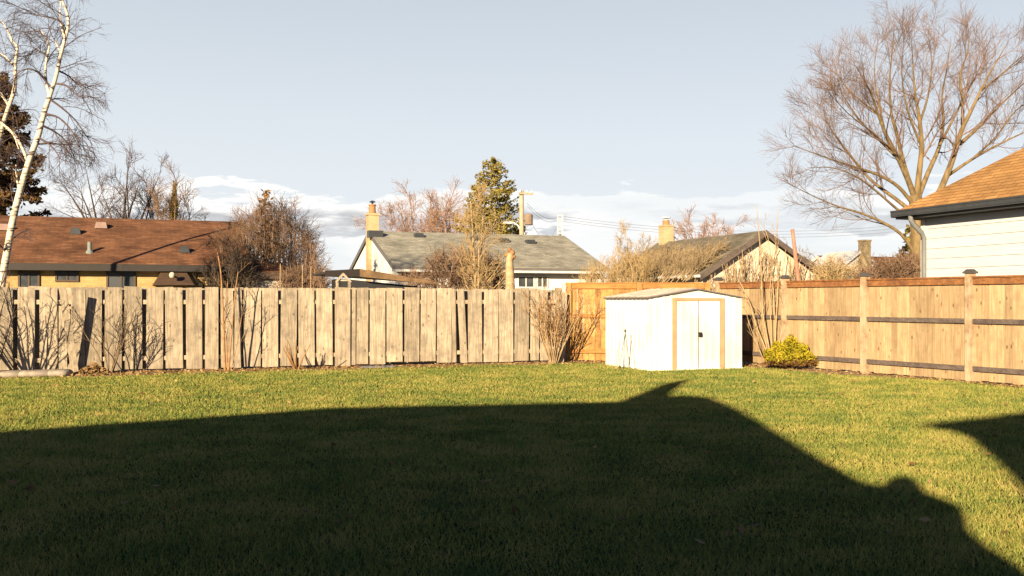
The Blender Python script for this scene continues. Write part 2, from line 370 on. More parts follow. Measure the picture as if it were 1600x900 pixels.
def in_lawn(x, y, fuzz=.25):
    j = rng.uniform(-fuzz, fuzz, len(x))
    bd = .75 + .45 * np.clip((-x - 3) / 6, 0, 1) + .18 * np.sin(x * 1.3) + .12 * np.sin(x * 3.1 + 1)
    okl = np.where(x < 1.4, y < LP[1] + (x - LP[0]) * U[1] / U[0] - bd + j, y < CP[1] + (x - CP[0]) * BS - 1.1 + j)
    br = np.where(y > 20.5, .95, .28 + .67 * np.clip((y - 18.5) / 2, 0, 1)) + .08 * np.sin(y * 2.3)
    okr = x < CC[0] + (CC[1] - y) * WS - br + j * .4
    return okl & okr
NB = 800000
y = 4.2 + (25.5 - 4.2) * rng.random(NB * 2) ** 1.15
x = rng.uniform(-1, 1, NB * 2) * (.56 * y + 1.2)
k = in_lawn(x, y)
# keep the shed footprint free
sx, sy = x - 2.93, y - 21.2
la, lb = sx * .936 + sy * .353, -sx * .353 + sy * .936
k &= ~((la > -.0) & (la < 2.3) & (lb > .01) & (lb < 2.1))
x, y = x[k][:NB], y[k][:NB]; n = len(x)
clump = .55 + .95 * rng.random(n) ** 3 + .5 * (np.sin(x * 2.1 + 1.7 * np.sin(y * 1.3)) * np.sin(y * 1.9 + x * .7) * .5 + .5)
h = rng.uniform(.014, .042, n) * clump; w = rng.uniform(.003, .0052, n) * (.5 + y / 11)
ph = rng.uniform(0, 2 * np.pi, n); le = rng.uniform(.1, .9, n) * h; lp = rng.uniform(0, 2 * np.pi, n)
vv = np.zeros((n, 3, 3))
vv[:, 0] = np.stack([x - np.cos(ph) * w, y - np.sin(ph) * w, np.full(n, .003)], 1)
vv[:, 1] = np.stack([x + np.cos(ph) * w, y + np.sin(ph) * w, np.full(n, .003)], 1)
vv[:, 2] = np.stack([x + np.cos(lp) * le, y + np.sin(lp) * le, h], 1)
gr = mesh_obj('grass', vv.reshape(-1, 3), np.arange(n * 3), np.arange(n) * 3, np.full(n, 3), M_blade)
structure(gr, 'stuff')

def leaf_faces(P, size, flatness=.5, nr=None):
    """one small four-cornered leaf per point"""
    n = len(P); a = rng.normal(size=(n, 3)); a[:, 2] *= flatness; a /= np.linalg.norm(a, axis=1, keepdims=True)
    b = rng.normal(size=(n, 3)); b[:, 2] *= flatness; b -= (b * a).sum(1, keepdims=True) * a; b /= np.linalg.norm(b, axis=1, keepdims=True) + 1e-9
    s = (size * rng.uniform(.6, 1.3, n))[:, None] if np.isscalar(size) else size[:, None]
    q = np.stack([P - a * s, P + b * s * .5, P + a * s, P - b * s * .5], 1)
    return q.reshape(-1, 3), np.arange(n * 4).reshape(n, 4)
def quads(name, P, F_, mat, parent=None, loc=None):
    return mesh_obj(name, P, F_.reshape(-1), np.arange(len(F_)) * 4, np.full(len(F_), 4), mat, parent, False, loc)
n = 9000; x = rng.uniform(-13, 9, n); s = rng.random(n) ** 1.6
y = np.where(x < 1.4, LP[1] + (x - LP[0]) * U[1] / U[0] - .05 - s * 1.35, np.where(x < 5.2, CP[1] + (x - CP[0]) * BS - .1 - s * 1.2, 0))
k = x >= 5.2; yy = rng.uniform(15, 25.5, n); y = np.where(k, yy, y); x = np.where(k, CC[0] + (CC[1] - yy) * WS - .05 - s * np.where(yy > 20, 1.1, .4), x)
sx, sy = x - 2.93, y - 21.2; la, lb = sx * .936 + sy * .353, -sx * .353 + sy * .936
k = ~((la > -.05) & (la < 2.35) & (lb > -.05) & (lb < 2.15)); x, y = x[k], y[k]
P = np.stack([x, y, rng.uniform(.012, .035, len(x))], 1)
y2 = rng.uniform(6, 23, 420); x2 = rng.uniform(-1, 1, 420) * .55 * y2; k = in_lawn(x2, y2, 0); P = np.concatenate([P, np.stack([x2, y2, np.full(420, .05)], 1)[k]]); q, f = leaf_faces(P, .035, .3)
structure(quads('leaf_litter', q, f, M_leaf), 'stuff')

# ------------------------------------------------------------------ weathered board fence (left)
fl = thing('weathered_fence', 'long weathered grey board fence with gaps between wide upright planks', 'fence', on_line(420, LP, U))
def fpt(px, off=0.0): p = on_line(px, LP, U); return p - V * off
def plank(mb, x0, x1, zb=.05, zt=1.8, off=0.0, th=.025, lean=0.0):
    a, c = fpt(x0, off), fpt(x1, off); sh = (c - a) / (np.linalg.norm(c - a)) * lean
    zt0 = zt + R.uniform(-.02, .02); tl = R.uniform(-.008, .008); bz = zb + R.uniform(-.012, .012)
    mb.hexa([a + Z * bz, c + Z * bz, c + V * th + Z * bz, a + V * th + Z * bz,
             a + sh + Z * (zt0 + tl), c + sh + Z * (zt0 - tl), c + sh + V * th + Z * (zt0 - tl), a + sh + V * th + Z * (zt0 + tl)])
bays = [[(-130, -104), (-98, -72), (-66, -39), (-34, -9), (-5, 20.5), (27, 54), (62, 90), (110.5, 133), (134, 158.5), (163, 190), (195, 222.5), (228, 254.5), (259, 286), (291, 316)],
        [(345.5, 365), (366, 377), (380, 407), (410, 434.5), (438, 463), (467, 492), (495, 520)],
        [(549.5, 555.5), (557, 575), (578, 602), (604.5, 629), (632, 655), (657, 680.5), (683, 705.5), (707, 713)],
        [(720, 730.5), (732, 753.5), (756, 778), (780, 802), (804, 826), (829, 842), (844.5, 857)]]
for bi, bay in enumerate(bays):
    mb = MB(); bk = MB()
    for i, (a, c) in enumerate(bay):
        plank(mb, a, c, .05 if not (bi == 2 and i in (3, 4, 5)) else .09, 1.79 + (.0 if bi < 3 else -.01), lean=R.uniform(-.02, .02) - (.07 if (bi, i) == (3, 0) else 0))
        n0 = bay[i + 1] if i + 1 < len(bay) else (bays[bi + 1][0] if bi + 1 < len(bays) else (c + 13, c + 30))
        if n0[0] - c > .5:
            m_ = (c + n0[0]) / 2; hw = max(6, (n0[1] - a) * .24, (n0[0] - c) * .75)
            plank(bk, m_ - hw, m_ + hw, .05, 1.78, off=-.15)
    mb.build('board_panel', M_old, fl); bk.build('back_panel', M_old, fl)
mb = MB(); plank(mb, 320.5, 341, .0, 1.8, off=.03, th=.10); mb.build('post', M_old, fl)
mb = MB(); plank(mb, 524, 547, .0, 1.81, off=.03, th=.10); mb.build('post', M_old, fl)
mb = MB(); plank(mb, 870, 879, .0, 1.80, off=-.03, th=.10); mb.build('post', M_old, fl)
for z0 in (.24, 1.43):
    mb = MB(); a, c = fpt(-130, -.03), fpt(884, -.03)
    for k in range(4):
        p, q = a + (c - a) * k / 4, a + (c - a) * (k + 1) / 4
        mb.box(p + Z * z0, (q - p) * .999, V * .09, Z * .09)
    mb.build('rail', M_oldrail, fl)
# loose planks leaning on the fence
def lean_plank(name, label, x0t, x1t, x0b, x1b, offb, offt, zt, mat, th=.03, zb=0.0, yb=None):
    mb = MB(); a, c, a2, c2 = fpt(x0b, offb), fpt(x1b, offb), fpt(x0t, offt), fpt(x1t, offt)
    mb.hexa([a + Z * zb, c + Z * zb, c + V * th + Z * zb, a + V * th + Z * zb, a2 + Z * zt, c2 + Z * (zt - .03), c2 + V * th + Z * (zt - .03), a2 + V * th + Z * zt])
    o = mb.build(name, mat, None, loc=fpt((x0b + x1b) / 2, offb)); o['label'] = label; o['category'] = 'plank'; return o
lean_plank('loose_plank', 'grey plank leaning outward at the left, casting a dark slanted shadow', 95, 107, 112, 124, .12, .60, 1.80, M_old)
lean_plank('loose_plank', 'short post leaning against the fence beside the taller slanted plank at the left', 92, 104, 93, 106, .20, .05, 1.40, M_old, .06)
lean_plank('loose_plank', 'grey plank leaning right to left beside the first yellow cedar post', 877, 885, 864, 872, .35, .06, 1.72, M_old)

# ------------------------------------------------------------------ cedar fences
def cedar(name, label, A, B, posts, mats, inner, boardw, cap, grp=None):
    """A to B in plan; inner = unit vector towards the yard; posts = distances of the posts along the fence"""
    mb_, mr_, mt_, mp_ = mats
    L = np.linalg.norm(B - A); d = (B - A) / L
    root = thing(name, label, 'fence', (A + B) / 2)
    for i, s in enumerate(posts):
        w = .135; zt = 2.0 if cap[i] else 1.95
        p = A + d * (s - w / 2) - inner * .05
        m_ = MB(); m_.box(p, d * w, inner * .135, Z * zt); po = m_.build('post', mp_, root)
        if cap[i]:
            q = A + d * s + inner * .0175
            m_ = MB(); m_.lathe(q + Z * (zt + .002), [(.125, 0), (.125, .035), (.06, .085), (.0, .09)], 4)
            m_ = MB(); m_.cbox(q + Z * (zt + .02), .19, .19, .036, d, inner); m_.hexa([q + d * x + inner * y_ + Z * (zt + .038) for x, y_ in ((-.08, -.08), (.08, -.08), (.08, .08), (-.08, .08))] + [q + d * x + inner * y_ + Z * (zt + .08) for x, y_ in ((-.05, -.05), (.05, -.05), (.05, .05), (-.05, .05))])
            m_.build('post_cap', M_cap, po)
    for s0, s1 in zip(posts[:-1], posts[1:]):
        a = s0 + .072; c = s1 - .072; n = max(1, int(round((c - a) / boardw))); bw = (c - a) / n
        m_ = MB()
        for k in range(n):
            zb = .03 + R.uniform(0, .02); off = R.uniform(0, .006); g_ = R.uniform(.001, .006)
            m_.box(A + d * (a + k * bw + g_) - inner * (.022 - off) + Z * zb, d * (bw - 2 * g_), inner * .018, Z * (1.84 - zb))
        m_.build('board_panel', mb_, root)
        m_ = MB(); m_.box(A + d * a + Z * 1.80 + inner * .002, d * (c - a), inner * .045, Z * .118); m_.box(A + d * a - inner * .06 + Z * 1.92, d * (c - a), inner * .13, Z * .03)
        m_.build('top_rail', mt_, root)
        for z0 in (1.085, .215):
            m_ = MB(); m_.box(A + d * a + Z * z0 + inner * .002, d * (c - a), inner * .05, Z * .088); m_.build('rail', mr_, root)
    return root
Lb = np.linalg.norm(CC - CP)
cedar('cedar_fence', 'short bright orange cedar fence section behind the white shed', CP, CC - nrm(CC - CP) * .10, [0.0, Lb * .47, Lb - .30], (M_ced, M_cedr, M_cedr, M_ced), np.array([BS, -1, 0]) / math.hypot(1, BS), .145, [False, False, False])
POSTS = [float(np.linalg.norm(on_line(px, CC, WD) - CC)) for px in (1228, 1352.5, 1517)]
RE = CC + WD * 14.0
cedar('cedar_fence', 'pale cedar privacy fence with dark rails along the right side of the lawn', CC, RE, [0.0, POSTS[0], POSTS[1], POSTS[2], POSTS[2] + 2.45, POSTS[2] + 4.9], (M_pale, M_grail, M_top, M_post), WI, .15, [True] * 6)

# ------------------------------------------------------------------ white metal shed
SA = np.array([.936, .353, 0]); SB = np.array([-.353, .936, 0]); S0 = np.array([2.93, 21.2, 0.0]); SW, SD = 2.27, 2.07
EZ, AZ = 1.575, 1.755
shed = thing('metal_shed', 'small white metal garden shed with tan door trim in the fence corner', 'shed', S0 + SA * SW / 2 + SB * SD / 2)
def P3(a, b, z): return S0 + SA * a + SB * b + Z * z
def ribbed(mb, p0, d, out, L, top, skip=None, pitch=.19, rib=.014):
    """sheet of vertical ribs from p0 along d; top(s) gives the height"""
    s = 0.0; pts = []
    while s < L - 1e-6:
        for ds, o in ((0, 0), (pitch * .55, 0), (pitch * .62, rib), (pitch * .93, rib)):
            if s + ds <= L: pts.append((s + ds, o))
        s += pitch
    pts.append((L, 0))
    for (s0, o0), (s1, o1) in zip(pts[:-1], pts[1:]):
        a, c = p0 + d * s0 + out * o0, p0 + d * s1 + out * o1
        mb.face(a + Z * .03, c + Z * .03, c + Z * top(s1), a + Z * top(s0))
D0, D1 = .59, 1.78        # door opening
tp = lambda s: EZ + (AZ - EZ) * (1 - abs(s - SW / 2) / (SW / 2)) - .01
mb = MB()
ribbed(mb, P3(0, 0, 0), SA, -SB, D0, tp); ribbed(mb, P3(D1, 0, 0), SA, -SB, SW - D1, lambda s: tp(s + D1))
mb.face(P3(D0, 0, 1.56), P3(D1, 0, 1.56), P3(D1, 0, tp(D1)), P3(SW / 2, 0, tp(SW / 2)), P3(D0, 0, tp(D0)))
ribbed(mb, P3(0, SD, 0), -SB, -SA, SD, lambda s: EZ - .005); ribbed(mb, P3(SW, 0, 0), SB, SA, SD, lambda s: EZ - .005)
ribbed(mb, P3(SW, SD, 0), -SA, SB, SW, tp)
for a, b_ in ((0, 0), (SW, 0), (0, SD), (SW, SD)):
    mb.box(P3(a - .018, b_ - .018, .01), SA * .036, SB * .036, Z * (EZ - .012))
mb.build('wall', M_shedw, shed)
mb = MB(); mb.box(P3(-.03, -.03, 0), SA * (SW + .06), SB * .026, Z * .035); mb.box(P3(-.03, 0, 0), SA * .026, SB * SD, Z * .035); mb.build('base_frame', M_shedw, shed)
mb = MB()
mb.box(P3(D0 - .055, -.035, .02), SA * .10, SB * .033, Z * 1.54); mb.box(P3(D1 - .045, -.035, .02), SA * .10, SB * .033, Z * 1.54)
mb.box(P3(D0 + .047, -.037, 1.50), SA * (D1 - D0 - .094), SB * .033, Z * .055); mb.build('door_frame', M_shedt, shed)
for k in range(2):
    mb = MB(); w = (D1 - D0) / 2 - .05; p0 = D0 + .05 + k * w
    ribbed(mb, P3(p0 + .004, -.012 - .008 * k, 0), SA, -SB, w - .008, lambda s: 1.495, pitch=.18, rib=.006)
    do = mb.build('door', M_shedw, shed)
    if k == 1:
        mb = MB(); c0 = P3(p0 + .03, -.048, .77); mb.cbox(c0, .07, .035, .10, SA, SB); mb.cbox(c0 - SB * .03 + SA * .002, .03, .03, .06, SA, SB); mb.build('handle', M_black, do)
mb = MB(); ov = .05
sl_ = (AZ - EZ) / (SW / 2)
def rf(a, b_, dz=0): return P3(a, b_, AZ - abs(a - SW / 2) * sl_ + dz)
for sgn in (-1, 1):
    a_e = SW / 2 + sgn * (SW / 2 + ov); am = SW / 2
    for dz0 in (0.0,):
        mb.hexa([rf(a_e, -ov), rf(am, -ov), rf(am, SD + ov), rf(a_e, SD + ov)] + [rf(a_e, -ov, .018), rf(am, -ov, .018), rf(am, SD + ov, .018), rf(a_e, SD + ov, .018)])
    for kb in np.arange(.15, SD, .3):
        mb.hexa([rf(a_e, kb, .018), rf(am, kb, .018), rf(am, kb + .05, .018), rf(a_e, kb + .05, .018)] + [rf(a_e, kb + .012, .034), rf(am, kb + .012, .034), rf(am, kb + .038, .034), rf(a_e, kb + .038, .034)])
mb.build('roof', M_shedr, shed)
mb = MB()
for sgn in (-1, 1):
    a_e = SW / 2 + sgn * (SW / 2 + ov + .004)
    mb.hexa([rf(a_e, -ov - .014, -.012), rf(SW / 2, -ov - .014, -.012), rf(SW / 2, -ov - .002, -.012), rf(a_e, -ov - .002, -.012), rf(a_e, -ov - .014, .014), rf(SW / 2, -ov - .014, .014), rf(SW / 2, -ov - .002, .014), rf(a_e, -ov - .002, .014)])
mb.box(rf(-ov - .016, -ov, -.02), SA * .014, SB * (SD + 2 * ov), Z * .034)
mb.build('roof_edge', M_edge, shed)

# tripod of garden stakes in front of the shed's side
st = thing('garden_stakes', 'thin green garden stakes tied into a tripod against the white shed', 'stakes', P3(-.02, .9, 0) - SA * .25)
apex = at(977, 517, 21.55); T_ = Tubes()
M_stake = flat('green_stake', (.031, .037, .018), .5)
for (bx, by, Yb, ex) in ((967, 577, 21.35, .1), (985, 576, 21.3, .12), (974, 574, 21.75, .07)):
    mb = MB(); f0 = at(bx, by, Yb); f0[2] = 0; tp_ = apex + (apex - f0) * ex * .4 + np.array([(bx - 977) * -.0006, 0, 0]); mb.cyl(f0, tp_, .009, .007, 6); mb.build('stake', M_stake, st)
mb = MB(); mb.cyl(apex - Z * .03, apex + Z * .03, .022, .02, 8); mb.build('binding', M_black, st)
for i, (x0, x1, yt) in enumerate(((964, 969, 530), (962, 965, 545))):
    p = at(x0, 576, 21.6); p[2] = 0; q = at(x1, yt, 21.75)
    mb = MB(); mb.cyl(p, q, .010, .007, 6); o = mb.build('garden_stake', M_ltwig, None, loc=p)
    o['label'] = ('pale wooden stick leaning left of the green stake tripod, the taller of two', 'shortest pale stick at the foot of the white shed left of the tripod')[i]; o['category'] = 'stick'

# ------------------------------------------------------------------ houses
M_brick = bricky('yellow_brick', (.262, .173, .063), (.315, .215, .089), (.221, .168, .094), .24, .08, .01, vary=.25)
M_broof = bricky('brown_shingles', (.098, .043, .022), (.150, .072, .036), (.064, .029, .013), .33, .055, .006, vary=.45)
M_groof = bricky('grey_green_shingles', (.176, .168, .135), (.258, .246, .201), (.105, .098, .070), .33, .055, .006, vary=.35)
M_croof = bricky('grey_brown_shingles', (.100, .087, .063), (.142, .123, .089), (.057, .052, .037), .33, .07, .006, 'V', vary=.35)
M_oroof = bricky('orange_tan_shingles', (.221, .116, .039), (.294, .162, .061), (.136, .068, .024), .33, .075, .009, 'V', vary=.3)
M_white = surf('white_stucco', (.455, .443, .418), (.504, .492, .467), (3, 3, 3), 6)
M_cream = surf('cream_stucco', (.381, .326, .246), (.455, .400, .320), (3, 3, 3), 6)
M_siding = surf('pale_grey_siding', (.36, .365, .37), (.395, .40, .405), (1, 1, 4), 4, rough=.5, island=.02)
M_fascia = flat('dark_gutter_metal', (.028, .030, .032), .4)
M_dbrown = flat('dark_brown_paint_and_shade', (.013, .009, .007), .6)  # brown paint, darkened to near black for the shade at the eave
M_glass = surf('dark_window_glass', (.030, .035, .040), (.060, .065, .070), (2, 2, 2), rough=.08, spec=.6)
M_wframe = flat('white_window_frame', (.430, .418, .394), .5)
M_bframe = flat('brown_window_frame', (.052, .031, .018), .6)
M_chim = bricky('beige_brick_chimney', (.289, .210, .110), (.330, .247, .142), (.262, .210, .136), .22, .075, .008, vary=.15)
M_clay = flat('orange_clay_pot', (.262, .116, .042), .8)
M_pipe = flat('grey_vent_metal', (.116, .131, .116), .5)
M_pinkv = flat('pinkish_vent_metal', (.179, .116, .094), .6)

def window(parent, p, d, out, w, h, mf, mullions=1, mg=None):
    """p = lower left corner on the wall face"""
    mb = MB(); t_ = .06
    for a, b_, ww, hh in ((0, 0, w, t_), (0, h - t_, w, t_), (0, t_, t_, h - 2 * t_), (w - t_, t_, t_, h - 2 * t_)):
        mb.box(p + d * a + Z * b_ + out * .003, d * ww, out * .05, Z * hh)
    for k in range(1, mullions + 1):
        mb.box(p + d * (w * k / (mullions + 1) - .025) + Z * t_ + out * .003, d * .05, out * .045, Z * (h - 2 * t_))
    wf = mb.build('window', mf, parent)
    mb = MB(); mb.box(p + d * .03 + Z * .03 + out * .002, d * (w - .06), out * .02, Z * (h - .06)); mb.build('pane', mg or M_glass, wf)
    return wf
def vent(parent, c, mat, w=.4, h=.22):
    mb = MB(); c = np.asarray(c); mb.hexa([c + U * x + V * y_ for x, y_ in ((-w / 2, -w / 2), (w / 2, -w / 2), (w / 2, w / 2), (-w / 2, w / 2))] + [c + U * x + V * y_ + Z * h for x, y_ in ((-w / 2.6, -w / 2.6), (w / 2.6, -w / 2.6), (w / 2.6, w / 2.6), (-w / 2.6, w / 2.6))])
    mb.build('roof_vent', mat, parent)
def gable_house(name, label, FL, L, W_, eave, rise, mw, mr, mf, ax=U, ay=V, oe=.45, og=.3, th=.14, wall_in=0):
    """FL = front-left wall corner; ridge along ax, gables at both ends; returns root and helper"""
    root = thing(name, label, 'house', FL + ax * L / 2 + ay * W_ / 2)
    mb = MB(); pz = eave
    end = [FL + Z * 0, FL + ay * W_, FL + ay * W_ + Z * pz, FL + ay * W_ / 2 + Z * (pz + rise), FL + Z * pz]
    mb.prism(end, ax * L); mb.build('wall', mw, root)
    s = rise / (W_ / 2); mb = MB(); up = .03
    for sg in (0, 1):
        e0 = FL - ay * oe + Z * (pz - oe * s + up) if sg == 0 else FL + ay * (W_ + oe) + Z * (pz - oe * s + up)
        r0 = FL + ay * W_ / 2 + Z * (pz + rise + up)
        a0, a1 = -ax * og, ax * (L + og)
        mb.hexa([e0 + a0, e0 + a1, r0 + a1, r0 + a0, e0 + a0 + Z * th, e0 + a1 + Z * th, r0 + a1 + Z * th, r0 + a0 + Z * th])
    ro = mb.build('roof', mr, root)
    mb = MB()                                    # fascia boards along the eave and the rakes
    e0 = FL - ay * (oe + .025) + Z * (pz - oe * s - .07); mb.box(e0 - ax * og, ax * (L + 2 * og), ay * .023, Z * .22)
    for g0 in (-og - .03, L + og + .003):
        for sg in (0, 1):
            e = FL + ax * g0 + (-ay * oe if sg == 0 else ay * (W_ + oe)) + Z * (pz - oe * s - .06); r0 = FL + ax * g0 + ay * W_ / 2 + Z * (pz + rise - .06)
            mb.hexa([e, e + ax * .027, r0 + ax * .027, r0, e + Z * .22, e + ax * .027 + Z * .22, r0 + ax * .027 + Z * .22, r0 + Z * .22])
    mb.build('fascia', mf, root)
    def on_roof(px, py):                         # point of the front slope seen at a pixel
        k1, k2 = (px - 800) / F, (HZ - py) / F
        A_ = FL + Z * (pz + up + th); n = np.cross(ax, ay * W_ / 2 + Z * rise); dirv = np.array([k1, 1, k2]); o = np.array([0, 0, EYE])
        return o + dirv * ((A_ - o).dot(n) / dirv.dot(n))
    def on_wall(px, py):
        k1, k2 = (px - 800) / F, (HZ - py) / F; o = np.array([0, 0, EYE]); dirv = np.array([k1, 1, k2])
        return o + dirv * ((FL - o).dot(ay) / dirv.dot(ay))
    return root, on_roof, on_wall

# A: brown-roofed bungalow at the left
FA = on_line(0, np.array([-15.9, 31.6, 0]), U) - U * 6
hA, roofA, wallA = gable_house('bungalow', 'yellow brick bungalow with a long brown shingle roof behind the left fence', FA, 13.4, 8.0, 2.72, 1.62, M_brick, M_broof, M_dbrown)
for px, py, m_, w in ((118, 364, M_fascia, .34), (158, 355, M_pinkv, .42), (288, 393, M_fascia, .34), (4, 358, M_pinkv, .5)): vent(hA, roofA(px, py) - Z * .05, m_, w)
mb = MB(); p = roofA(140, 394); mb.cyl(p - Z * .1, p + Z * .34, .07, .07, 10); mb.cyl(p - Z * .08, p + Z * .06, .17, .09, 10); mb.build('vent_pipe', M_pipe, hA)
def wall_window(root, onw, x0, x1, yt, yb, mf, mull=1):
    a = onw(x0, yb); c = onw(x1, yb); tz = onw((x0 + x1) / 2, yt)[2]
    a[2] = c[2] = min(a[2], c[2]); return window(root, a, U, -V, np.linalg.norm(c - a), tz - a[2], mf, mull)
wall_window(hA, wallA, 86, 123, 420, 440, M_bframe, 1); wall_window(hA, wallA, 166, 212, 421, 470, M_bframe, 1); wall_window(hA, wallA, 28, 62, 424, 470, M_bframe, 1)
aw = MB(); a0, a1 = wallA(238, 446), wallA(302, 446); b0, b1 = wallA(252, 424), wallA(290, 424)
aw.hexa([a0 - V * .9, a1 - V * .9, a1 - V * .003, a0 - V * .003, b0 - V * .3, b1 - V * .3, b1 - V * .003, b0 - V * .003]); awn = aw.build('door_canopy', M_bframe, hA)
mb = MB(); gc = wallA(268, 431) - V * .95; mb.lathe(gc, [(.01, -.10), (.07, -.077), (.10, 0), (.07, .077), (.01, .10)], 12); mb.cyl(gc + V * .08, gc + V * .5, .03, .03, 6); mb.build('globe_lamp', M_cream, hA, smooth=True)

# small pale outbuilding half hidden by the brown shrub
FX = on_line(372, np.array([-9.0, 34, 0]), U)
hX, _, _ = gable_house('outbuilding', 'small pale outbuilding half hidden behind the brown twiggy shrub', FX, 1.5, 2.6, 2.36, .35, M_cream, M_broof, M_bframe, oe=.15, og=.1)

# B: white gabled house with grey-green roof
FB = np.array([-5.30, 44.5, 0])
hB, roofB, wallB = gable_house('gabled_house', 'white house with grey green shingle roof and beige chimney on its gable', FB, 10.3, 9.8, 3.05, 1.72, M_white, M_groof, M_edge, oe=.5, og=.08)
gc = FB + V * 4.9 + U * .10
mb = MB(); mb.cbox(gc + Z * 2.85, .52, .62, 5.7); mb.cbox(gc + Z * 5.75, .60, .70, .10); ch = mb.build('chimney', M_chim, hB)
mb = MB(); mb.lathe(gc + Z * 5.80, [(.22, 0), (.17, .05), (.16, .36), (.19, .40), (.19, .45)], 12); mb.build('chimney_pot', M_clay, ch)
mb = MB(); mb.cyl(gc + Z * 6.25, gc + Z * 6.36, .05, .05, 8); mb.lathe(gc + Z * 6.36, [(.17, 0), (.12, .05), (.02, .09)], 10); mb.build('chimney_cap', M_fascia, ch)
for px, py in ((654, 369), (742, 374), (787, 377), (828, 379)): vent(hB, roofB(px, py) - Z * .06, M_fascia, .50, .2)
mb = MB(); p = roofB(586, 368); mb.cbox(p + Z * .06, .7, .5, .34); mb.build('ridge_box', M_fascia, hB)
mb = MB(); e0 = FB - V * .56 + Z * 2.79; mb.box(e0 - U * .2, U * 10.7, -V * .1, Z * .1); mb.build('gutter', M_wframe, hB)
wall_window(hB, wallB, 808, 835, 431, 450, M_wframe, 1); wall_window(hB, wallB, 838, 856, 431, 450, M_wframe, 1); wall_window(hB, wallB, 700, 730, 431, 450, M_wframe, 1)

# C: house with its cream gable towards us (ridge runs away from us)
GA = np.array([10.2, 40.0, 0]); hl, hr, zr, gl = 3.0, 3.7, 4.20, 9.0; sl2 = .60
hC = thing('vine_covered_house', 'low house with a cream gable overgrown by bare vines behind the cedar fence', 'house', GA + V * 4)
mb = MB(); g0 = GA + V * .35
mb.prism([g0 - U * (hl - .3), g0 + U * (hr - .3), g0 + U * (hr - .3) + Z * (zr - sl2 * (hr - .3)), g0 + Z * zr, g0 - U * (hl - .3) + Z * (zr - sl2 * (hl - .3))], V * (gl - .6)); mb.build('wall', M_cream, hC)
mb = MB()
for sg, hw in ((-1, hl), (1, hr)):
    e0 = GA + U * sg * hw + Z * (zr + .03 - sl2 * hw); r0 = GA + Z * (zr + .03)
    mb.hexa([e0, r0, r0 + V * gl, e0 + V * gl, e0 + Z * .1, r0 + Z * .1, r0 + V * gl + Z * .1, e0 + V * gl + Z * .1])
mb.build('roof', M_croof, hC)
mb = MB()
for sg, hw in ((-1, hl + .02), (1, hr + .02)):
    e0 = GA - V * .03 + U * sg * hw + Z * (zr - .09 - sl2 * hw); r0 = GA - V * .03 + Z * (zr - .09)
    mb.hexa([e0, r0, r0 + V * .027, e0 + V * .027, e0 + Z * .24, r0 + Z * .24, r0 + V * .027 + Z * .24, e0 + V * .027 + Z * .24])
mb.build('rake_board', M_grail, hC)
mb = MB(); e0 = GA - U * (hl + .12) + Z * (zr - sl2 * hl + .02); mb.box(e0, V * gl, U * .1, Z * .1); mb.build('gutter', M_wframe, hC)
cc = GA + V * 8.2; mb = MB(); mb.cbox(cc + Z * 4.5, .52, .52, 1.1); mb.cbox(cc + Z * 5.08, .58, .58, .07); ch = mb.build('chimney', M_chim, hC)
mb = MB(); mb.lathe(cc + Z * 5.115, [(.2, 0), (.17, .06), (.16, .24)], 10); mb.build('chimney_pot', M_clay, ch)
mb = MB(); mb.lathe(cc + Z * 5.36, [(.07, 0), (.07, .08), (.22, .09), (.2, .14), (.03, .17)], 10); mb.build('chimney_cap', M_wframe, ch)

# D: far house at the right with brick chimney
GD = np.array([21.6, 62.0, 0])
hD, roofD, _ = gable_house('far_house', 'distant brown roofed house with white gable and brick chimney left of the sided house', GD + U * .6 + V * 1.5, 7.0, 6.0, 3.0, 1.35, M_white, M_broof, M_wframe)
mb = MB(); mb.prism([GD - U * 1.35, GD + U * 1.35, GD + U * 1.35 + Z * 3.55, GD + Z * 4.45, GD - U * 1.35 + Z * 3.55], V * 3); mb.build('gable_wing', M_white, hD)
mb = MB()
for sg in (-1, 1):
    e0 = GD - V * .25 + U * sg * 1.75 + Z * 3.33; r0 = GD - V * .25 + Z * 4.5
    mb.hexa([e0, r0, r0 + V * 3.4, e0 + V * 3.4, e0 + Z * .13, r0 + Z * .13, r0 + V * 3.4 + Z * .13, e0 + V * 3.4 + Z * .13])
mb.build('wing_roof', M_wframe, hD)
mb = MB(); cc = GD + U * .22 - V * .25; mb.cbox(cc + Z * 2.6, .55, .5, 5.2); mb.cbox(cc + Z * 5.22, .62, .57, .12); mb.build('chimney', M_chim, hD)

# E: sided house behind the right fence, hip roof
CE = np.array([9.08, 22.0, 0]); EZE = 3.42
hE = thing('sided_house', 'pale sided house with orange tan hip roof and dark gutter behind the right fence', 'house', CE + U * 4 - V * 4)
mb = MB(); n = 15; sh_ = (EZE - .12) / n; LE, WE = 9.0, 8.0
for k in range(n):
    z0 = k * sh_ - .001
    mb.hexa([CE - U * .022 + Z * z0, CE - U * .022 - V * LE + Z * z0, CE + U * .02 - V * LE + Z * z0, CE + U * .02 + Z * z0,
             CE - U * .004 + Z * (z0 + sh_), CE - U * .004 - V * LE + Z * (z0 + sh_), CE + U * .02 - V * LE + Z * (z0 + sh_), CE + U * .02 + Z * (z0 + sh_)])
mb.box(CE + U * .02 - V * LE, U * WE, V * LE, Z * (EZE - .1)); mb.build('wall', M_siding, hE)
mb = MB(); mb.box(CE - U * .035 - V * .10, U * .05, V * .13, Z * (EZE - .13)); mb.build('corner_board', M_wframe, hE)
oh = .42; ez = EZE + .06; pit = .70
ec = [CE + (-U + V) * oh, CE - U * oh - V * (LE + oh), CE + U * (WE + oh) - V * (LE + oh), CE + U * (WE + oh) + V * oh]
rl = (WE + 2 * oh) / 2; r1 = CE + U * (WE / 2) + V * (oh - rl); r2 = CE + U * (WE / 2) - V * (LE + oh - rl); rz = ez + pit * rl
